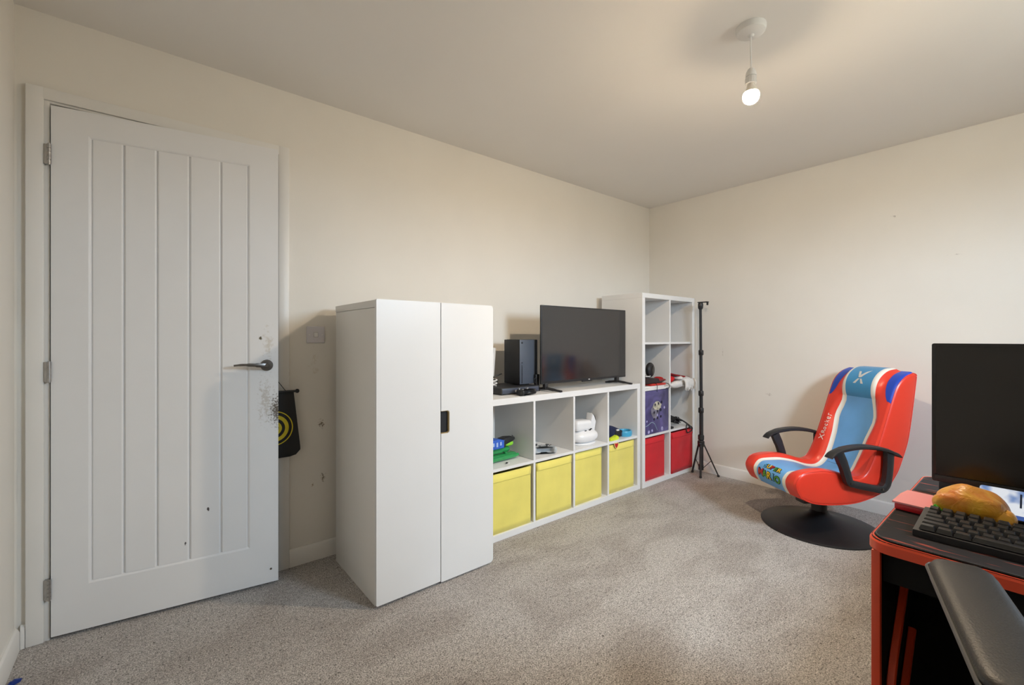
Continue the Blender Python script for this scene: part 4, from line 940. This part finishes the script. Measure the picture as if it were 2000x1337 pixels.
A4 = [bm.verts.new((x+(0.006 if x < cxm else -0.006), y+(0.006 if y < cym else -0.006), DZ-0.021)) for x, y in ed]
n = len(ed)
for P, Q in ((A0, A1), (A1, A2), (A2, A3), (A4, A0)):
    for i in range(n): bm.faces.new((P[i], P[(i+1) % n], Q[(i+1) % n], Q[i]))
add('edge_band', bm, M_dred, dk, ang=25)
for y0 in (-0.017, LYd+0.006):
    e_ = add('leg_panel', B((0.020, y0, 0.0), (LXd-0.02, y0+0.011, DZ-0.022), 0.001), M_dblk, dk)
    add('leg_edge', B((0.006, y0-0.001, 0.0), (0.0205, y0+0.0125, DZ-0.022), 0.0015), M_dred, dk)
bm = bmesh.new(); bbox(bm, (LXd-0.05, LYd+0.018, 0.06), (LXd-0.034, -0.018, DZ-0.03)); add('back_panel', bm, M_dblk, dk)
bm = bmesh.new(); bbox(bm, (0.030, LYd+0.018, DZ-0.085), (0.046, -0.018, DZ-0.030)); add('front_rail', bm, M_dblk, dk)
for pts in ([(0.200, 0.632), (0.128, 0.555), (0.062, 0.480), (0.050, 0.40), (0.050, 0.004)], [(0.262, 0.480), (0.200, 0.415), (0.150, 0.360), (0.125, 0.27), (0.115, 0.004)]):
    add('angled_bar', rbar(bmesh.new(), [(a, -0.026, z) for a, z in pts], 0.014, 0.013, (0, 1, 0), sub=3), M_dred, dk)

# unseen extension of the desk, added to throw shade across the carpet
add('added_shade_top', B((LXd+0.006, LYd, DZ-0.020), (LXd+1.12, -0.250, DZ), 0.002), M_dblk, dk)
for xx_ in (LXd+1.085, LXd+0.55):
    add('added_shade_leg', B((xx_, LYd+0.03, 0.0), (xx_+0.02, -0.285, DZ-0.0205), 0.001), M_dblk, dk)
add('added_shade_edge', B((LXd+0.006, -0.250, DZ-0.021), (LXd+1.12, -0.247, DZ+0.0005), 0.001), M_dred, dk)

# desk mat with printed streaks
def mat_print():
    m = bpy.data.materials.new('printed_mat'); m.use_nodes = True; t = m.node_tree; b = t.nodes['Principled BSDF']; b.inputs['Roughness'].default_value = 0.8; b.inputs['Specular IOR Level'].default_value = 0.25
    tcn = t.nodes.new('ShaderNodeTexCoord'); mp = t.nodes.new('ShaderNodeMapping'); mp.inputs['Scale'].default_value = (95, 9, 1); mp.inputs['Rotation'].default_value = (0, 0, 0.10)
    t.links.new(tcn.outputs['Object'], mp.inputs[0])
    n = t.nodes.new('ShaderNodeTexNoise'); n.inputs['Scale'].default_value = 1.0; n.inputs['Detail'].default_value = 2; t.links.new(mp.outputs[0], n.inputs['Vector'])
    r = t.nodes.new('ShaderNodeValToRGB'); e = r.color_ramp.elements; e[0].position = 0.61; e[0].color = (0.010, 0.008, 0.009, 1); e[1].position = 0.70; e[1].color = (0.30, 0.05, 0.03, 1)
    t.links.new(n.outputs['Fac'], r.inputs[0]); t.links.new(r.outputs[0], b.inputs['Base Color']); return m
dm = thing('desk_mat', 'black stitched desk mat with red streaks covering the desk', 'desk mat', (DX0, DY1, DZ+0.0006))
add('mat_sheet', prism(bmesh.new(), rrect(0.006, LYd+0.03, LXd-0.03, -0.006, [0.02, 0.034, 0.02, 0.02], 6), 0, 0.003, 'z'), mat_print(), dm)
add('stitched_edge', tube(bmesh.new(), [(x, y, 0.002) for x, y in rrect(0.006, LYd+0.03, LXd-0.03, -0.006, [0.02, 0.034, 0.02, 0.02], 6)], 0.0018, 6, loop=True), mat('black_stitch', (0.03, 0.03, 0.03), 0.8, var=0.5, vscale=400), dm)
ZM = DZ+0.0037

# keyboard
kb = thing('keyboard', 'black mechanical keyboard on the desk mat in front of the monitor', 'keyboard', (1.132, 0.166, ZM), 0)
kL, kD = 0.440, 0.135
def kz(a): return 0.012+a/kD*0.010
bm = bmesh.new(); prism(bm, [(0, 0.0), (kD, 0.0), (kD, kz(kD)), (0, kz(0))], -kL, 0, 'y', 0.002); add('keyboard_case', bm, M_black, kb)
M_key = mat('keycap', (0.014, 0.014, 0.015), 0.38, var=0.1, vscale=30, spec=0.6)
kme = {}
def keycap(u_):
    if u_ in kme: return kme[u_]
    bm = bmesh.new(); w0, d0 = 0.0178*u_+0.0012*(u_-1), 0.0178; tw, td = w0-0.0055, d0-0.0055
    lo = [(-d0/2, -w0/2), (d0/2, -w0/2), (d0/2, w0/2), (-d0/2, w0/2)]; hi = [(-td/2+0.0006, -tw/2), (td/2+0.0006, -tw/2), (td/2+0.0006, tw/2), (-td/2+0.0006, tw/2)]
    v0 = [bm.verts.new((a, b, 0.002)) for a, b in lo]; v1 = [bm.verts.new((a, b, 0.0105)) for a, b in hi]
    bm.faces.new(v0[::-1]); f = bm.faces.new(v1)
    for i in range(4): bm.faces.new((v0[i], v0[(i+1) % 4], v1[(i+1) % 4], v1[i]))
    bmesh.ops.bevel(bm, geom=list(f.edges), offset=0.0008, segments=1, affect='EDGES')
    bmesh.ops.recalc_face_normals(bm, faces=bm.faces)
    me = bpy.data.meshes.new('keycap'); bm.to_mesh(me); bm.free(); me.materials.append(M_key); kme[u_] = me; return me
tilt = math.atan2(0.010, kD)
rows = [[1.25, 1.25, 1.25, 6.25, 1.25, 1.25, 1.25, 1.25, 1, 1, 1, 2, 1, 1], [2.25]+[1]*10+[2.75, 1, 1, 1, 1, 1, 1], [1.75]+[1]*11+[2.25, 1, 1, 1, 1, 1], [1.5]+[1]*12+[1.5]+[1]*6, [1]*13+[2]+[1]*6, [1]*4+[1]*8+[1]*8]
for r_, row in enumerate(rows):
    a = 0.012+r_*0.0200+(0.004 if r_ == 5 else 0); y = -0.008
    for u_ in row:
        wdt = 0.0190*u_
        if y-wdt < -kL+0.004: break
        o = bpy.data.objects.new('key', keycap(u_)); C.objects.link(o); o.parent = kb
        o.location = (a+0.002, y-wdt/2, kz(a)-0.001); o.rotation_euler = (0, -tilt-R((r_-2.5)*2.0), 0); y -= wdt

# monitor
mo = thing('monitor', 'black computer monitor with a dark screen on the gaming desk', 'monitor', (1.42, 0.174, DZ+0.0037))
mw, mz0, mz1 = 0.545, 0.798-ZM, 1.119-ZM
add('casing', prism(bmesh.new(), rrect(-mw, mz0, 0, mz1, 0.004, 3), 0, 0.020, 'x', 0.002), M_black, mo)
add('screen', B((-0.0012, -mw+0.008, mz0+0.018), (0.001, -0.008, mz1-0.008)), mat('monitor_screen', (0.010, 0.009, 0.008), 0.22, spec=0.5), mo)
add('chin', B((-0.0020, -mw+0.004, mz0+0.001), (0.001, -0.004, mz0+0.016), 0.0008), M_black, mo)
add('rear_housing', B((0.020, -mw+0.06, mz0+0.05), (0.060, -0.06, mz1-0.05), 0.015), M_black, mo)
add('stand_neck', rbar(bmesh.new(), [(0.075, -mw/2, 0.008), (0.065, -mw/2, 0.10), (0.050, -mw/2, mz0+0.14)], 0.06, 0.018, (0, 1, 0)), M_black, mo)
for s in (-1, 1):
    add('stand_foot', rbar(bmesh.new(), [(0.075, -mw/2+s*0.02, 0.008), (0.035, -mw/2+s*0.13, 0.006), (0.022, -mw/2+s*0.15, 0.006)], 0.012, 0.028, (0, 0, 1)), M_black, mo)
add('speaker_box', B((0.030, -0.085, 0.0), (0.080, -0.008, 0.040), 0.004), mat('blue_black_plastic', (0.012, 0.020, 0.035), 0.4, var=0.1), mo)

# orange plush, pink pad, glossy sheet
pz = thing('plush_toy', 'shiny orange and yellow plush cushion behind the keyboard', 'plush toy', (1.318, 0.100, ZM), R(-90))
def plush_mat():
    m = bpy.data.materials.new('orange_satin'); m.use_nodes = True; t = m.node_tree; b = t.nodes['Principled BSDF']; b.inputs['Roughness'].default_value = 0.38; b.inputs['Sheen Weight'].default_value = 0.3
    tcn = t.nodes.new('ShaderNodeTexCoord'); n = t.nodes.new('ShaderNodeTexNoise'); n.inputs['Scale'].default_value = 22; n.inputs['Detail'].default_value = 3; n.inputs['Distortion'].default_value = 0.8
    t.links.new(tcn.outputs['Object'], n.inputs['Vector'])
    r = t.nodes.new('ShaderNodeValToRGB'); e = r.color_ramp.elements; e[0].position = 0.32; e[0].color = (0.62, 0.17, 0.005, 1); e[1].position = 0.68; e[1].color = (0.80, 0.46, 0.03, 1)
    t.links.new(n.outputs['Fac'], r.inputs[0]); t.links.new(r.outputs[0], b.inputs['Base Color'])
    w_ = t.nodes.new('ShaderNodeTexNoise'); w_.inputs['Scale'].default_value = 60; w_.inputs['Distortion'].default_value = 1.5; t.links.new(tcn.outputs['Object'], w_.inputs['Vector'])
    bp = t.nodes.new('ShaderNodeBump'); bp.inputs['Strength'].default_value = 0.5; bp.inputs['Distance'].default_value = 0.004; t.links.new(w_.outputs['Fac'], bp.inputs['Height']); t.links.new(bp.outputs[0], b.inputs['Normal'])
    return m
M_pl = plush_mat()
bm = bmesh.new()
rings = []
for j in range(1, 22):
    ph = math.pi*j/22-math.pi/2; ring = []
    for i in range(48):
        th = 2*math.pi*i/48
        lob = 1+0.07*abs(math.sin(2.5*th+0.6))-0.05
        p = Vector((math.cos(ph)*math.cos(th)*0.054*lob, math.cos(ph)*math.sin(th)*0.060*lob, 0.036+math.sin(ph)*0.036))
        p += Vector((0, 0, 0.006*noise.noise(p*28)))*(1 if ph > 0 else 0)
        p.y *= 0.80; p.z *= 1-0.16*smst(p.x, 0.0, 0.062); p.z = max(p.z, 0.0005); ring.append(p)
    rings.append(ring)
skin(bm, rings); add('plush_body', bm, M_pl, pz, ang=80)
bm = bmesh.new(); blob(bm, (-0.028, -0.034, 0.030), (0.028, 0.018, 0.024), 0.2, 30, seed=2); add('plush_lobe', bm, M_pl, pz)
bm = bmesh.new(); blob(bm, (0.044, -0.012, 0.020), (0.018, 0.028, 0.019), 0.15, 30, seed=6); add('plush_lobe', bm, M_pl, pz)
bm = bmesh.new(); prism(bm, [(-0.060, 0.020), (-0.050, 0.032), (-0.040, 0.022), (-0.020, 0.017), (-0.010, 0.010), (-0.040, 0.008)], -0.055, -0.048, 'y', 0.001); add('green_leaf', bm, mat('green_felt', (0.06, 0.45, 0.03), 0.8, var=0.15, vscale=60), pz)
pk = thing('pink_notepad', 'pink topped red card box at the far desk edge', 'box', (1.334, 0.183, ZM), R(-4))
add('red_base', B((-0.060, -0.040, 0.0), (0.050, 0.030, 0.014), 0.003), mat('red_gloss_card', (0.62, 0.02, 0.03), 0.35, var=0.1), pk)
bm = bmesh.new(); prism(bm, [(-0.063, 0.0145), (0.053, 0.0145), (0.053, 0.018), (0.0, 0.021), (-0.063, 0.018)], -0.043, 0.033, 'y', 0.0008); add('pink_cover', bm, mat('pink_paper', (0.80, 0.30, 0.33), 0.6, var=0.04), pk)
def screen_mat():
    m = bpy.data.materials.new('lit_screen'); m.use_nodes = True; t = m.node_tree; b = t.nodes['Principled BSDF']; b.inputs['Roughness'].default_value = 0.15; b.inputs['Base Color'].default_value = (0.02, 0.02, 0.02, 1)
    tcn = t.nodes.new('ShaderNodeTexCoord'); n = t.nodes.new('ShaderNodeTexNoise'); n.inputs['Scale'].default_value = 26; n.inputs['Detail'].default_value = 2; t.links.new(tcn.outputs['Object'], n.inputs['Vector'])
    r = t.nodes.new('ShaderNodeValToRGB'); e = r.color_ramp.elements; e[0].position = 0.36; e[0].color = (0.20, 0.32, 0.62, 1); e[1].position = 0.50; e[1].color = (0.90, 0.94, 1.0, 1)
    t.links.new(n.outputs['Fac'], r.inputs[0]); t.links.new(r.outputs[0], b.inputs['Emission Color']); b.inputs['Emission Strength'].default_value = 1.0; return m
ph = thing('phone', 'phone with a lit white and blue screen leaning under the monitor', 'phone', (1.361, 0.020, ZM), 0)
Mp = Matrix.Translation((0.004, 0, 0.001)) @ Matrix.Rotation(R(-47), 4, 'Y')
add('phone_body', prism(bmesh.new(), rrect(0, -0.078, 0.072, 0.078, 0.008, 4), 0, 0.008, 'z', 0.0015, M=Mp), M_black, ph)
add('phone_screen', prism(bmesh.new(), rrect(0.012, -0.075, 0.069, 0.075, 0.005, 4), 0.0075, 0.0088, 'z', M=Mp), screen_mat(), ph)
add('blue_screen_bar', prism(bmesh.new(), rrect(0.003, -0.075, 0.0122, 0.075, 0.002, 2), 0.0075, 0.0088, 'z', M=Mp), mat('blue_screen_light', (0.06, 0.14, 0.50), 0.2, emit=0.6), ph)
for yy_ in (0.004, 0.014): add('dark_screen_mark', prism(bmesh.new(), rrect(0.030, yy_, 0.062, yy_+0.003, 0.0005, 2), 0.0086, 0.0092, 'z', M=Mp), mat('navy_screen_mark', (0.02, 0.05, 0.16), 0.3, var=0.1), ph)

# ================================================================== BLACK OFFICE CHAIR (its left armrest reaches into view)
oc = thing('office_chair', 'black office chair pulled to the desk, padded armrest in the foreground', 'office chair', (0.872, -0.202, 0), R(15.0))
M_pad = mat('worn_black_leatherette', (0.018, 0.015, 0.012), 0.45, var=0.12, vscale=14, bump=0.25, bscale=420)
for s in (-1, 1):
    yc = s*0.262
    # slightly tapered pad, rounded in plan, crowned on top
    bm = bmesh.new(); rings = []
    L0, L1 = -0.185, 0.142
    for k in range(25):
        a = L0+(L1-L0)*k/24; e = min(a-L0, L1-a); wd_ = 0.036*(1-max(0, (0.035-e)/0.035)**2.2*0.55); hh = 0.016*(1-max(0, (0.02-e)/0.02)**2*0.5)
        ring = []
        for q in range(20):
            th = 2*math.pi*q/20; cx2, sx2 = math.cos(th), math.sin(th)
            ring.append(Vector((a, yc+math.copysign(abs(cx2)**0.45, cx2)*wd_, 0.784+math.copysign(abs(sx2)**0.55, sx2)*hh)))
        rings.append(ring)
    skin(bm, rings); ap = add('armrest', bm, M_pad, oc, ang=70)
    add('armrest_seam', tube(bmesh.new(), [Vector((a_, y_, 0.787)) for a_, y_ in rrect(L0+0.001, yc-0.0365, L1-0.001, yc+0.0365, 0.026, 5)], 0.0022, 6, loop=True), mat('seam_grey', (0.10, 0.10, 0.10), 0.4, var=0.1), ap)
    add('arm_post', rbar(bmesh.new(), [(-0.04, yc, 0.775), (-0.05, yc, 0.60), (-0.06, yc-s*0.03, 0.46), (-0.06, yc-s*0.12, 0.42)], 0.05, 0.022, (1, 0, 0), sub=4), M_black, oc)
bm = bmesh.new(); blob(bm, (0, 0, 0.46), (0.245, 0.225, 0.05), 0, pw=0.5, u=36, v=16); add('seat', bm, M_pad, oc, ang=70)
bm = bmesh.new(); blob(bm, (-0.25, 0, 0.74), (0.045, 0.21, 0.25), 0, pw=0.55, u=36, v=16); add('backrest', bm, M_pad, oc, ang=70)
add('gas_column', lathe(bmesh.new(), [(0.03, 0.07), (0.03, 0.24), (0.02, 0.245), (0.02, 0.42)], 18), M_dsteel, oc)
for k in range(5):
    a = R(72*k+20); dx, dy = math.cos(a), math.sin(a)
    fo = add('base_spoke', rbar(bmesh.new(), [(0, 0, 0.095), (dx*0.28, dy*0.28, 0.062)], 0.045, 0.03, (-dy, dx, 0)), M_black, oc)
    add('castor', lathe(bmesh.new(), [(0.012, -0.022), (0.026, -0.020), (0.027, 0.020), (0.012, 0.022)], 16, Matrix.Translation((dx*0.28, dy*0.28, 0.0275)) @ Matrix.Rotation(a, 4, 'Z') @ Matrix.Rotation(R(90), 4, 'X')), M_black, fo)

# ================================================================== ROLL-UP TARGET HANGING BEHIND THE DOOR
tg = thing('target_board', 'black cloth target with yellow rings hanging behind the door edge', 'target', (0.462, 2.343, 0.55))
add('cloth', prism(bmesh.new(), [(-0.072, 0.006), (0.070, 0.006), (0.098, 0.012), (0.118, 0.034), (0.118, 0.045), (0.088, 0.318), (-0.100, 0.318), (-0.115, 0.045), (-0.10, 0.015)], -0.002, 0.002, 'y', 0.0008), M_blackm, tg)
add('top_rod', tube(bmesh.new(), [(-0.112, 0, 0.322), (0.100, 0, 0.322)], 0.006, 12), M_black, tg)
for s in (-1, 1): add('rod_knob', blob(bmesh.new(), (-0.006+s*0.110, 0, 0.322), (0.010, 0.0105, 0.0105), u=14, v=10), M_black, tg)
M_ty = mat('yellow_print', (0.72, 0.58, 0.02), 0.6, var=0.06, vscale=40)
for ro, ri in ((0.082, 0.0775), (0.0635, 0.047), (0.033, 0.020), (0.011, 0.0)):
    bm = bmesh.new(); n = 48
    o1 = [bm.verts.new((0.002+ro*math.cos(2*math.pi*k/n), -0.0031, 0.150+ro*math.sin(2*math.pi*k/n)*1.0)) for k in range(n)]
    if ri > 0:
        i1 = [bm.verts.new((0.002+ri*math.cos(2*math.pi*k/n), -0.0031, 0.150+ri*math.sin(2*math.pi*k/n)*1.0)) for k in range(n)]
        for k in range(n): bm.faces.new((o1[k], o1[(k+1) % n], i1[(k+1) % n], i1[k]))
    else: bm.faces.new(o1)
    ob = add('ring_print', bm, M_ty, tg, smooth=False)
    sm = ob.modifiers.new('thickness', 'SOLIDIFY'); sm.thickness = 0.0012; sm.offset = 0
add('hanging_cord', tube(bmesh.new(), [(0.052, 0, 0.326), (0.0, -0.002, 0.40), (-0.043, -0.003, 0.452)], 0.0016, 6), M_black, tg)
add('hanging_cord', tube(bmesh.new(), [(-0.09, 0, 0.326), (-0.065, -0.002, 0.39), (-0.043, -0.003, 0.452)], 0.0016, 6), M_black, tg)

# small blue toy on the carpet at the left wall
bt = thing('blue_toy_brick', 'small dark blue plastic piece on the carpet by the left wall', 'toy', (-0.337, 2.150, 0), R(35)); bt.scale = (0.6, 0.6, 0.6)
add('body', prism(bmesh.new(), [(-0.028, 0.0), (0.022, 0.0), (0.030, 0.012), (0.006, 0.024), (-0.024, 0.014)], -0.010, 0.010, 'y', 0.002), mat('deep_blue_plastic', (0.010, 0.035, 0.22), 0.35, var=0.1), bt)
add('peg', lathe(bmesh.new(), [(0.006, 0.008), (0.006, 0.022), (0.004, 0.024)], 12, Matrix.Translation((-0.014, 0, 0))), MATS['deep_blue_plastic'], bt)
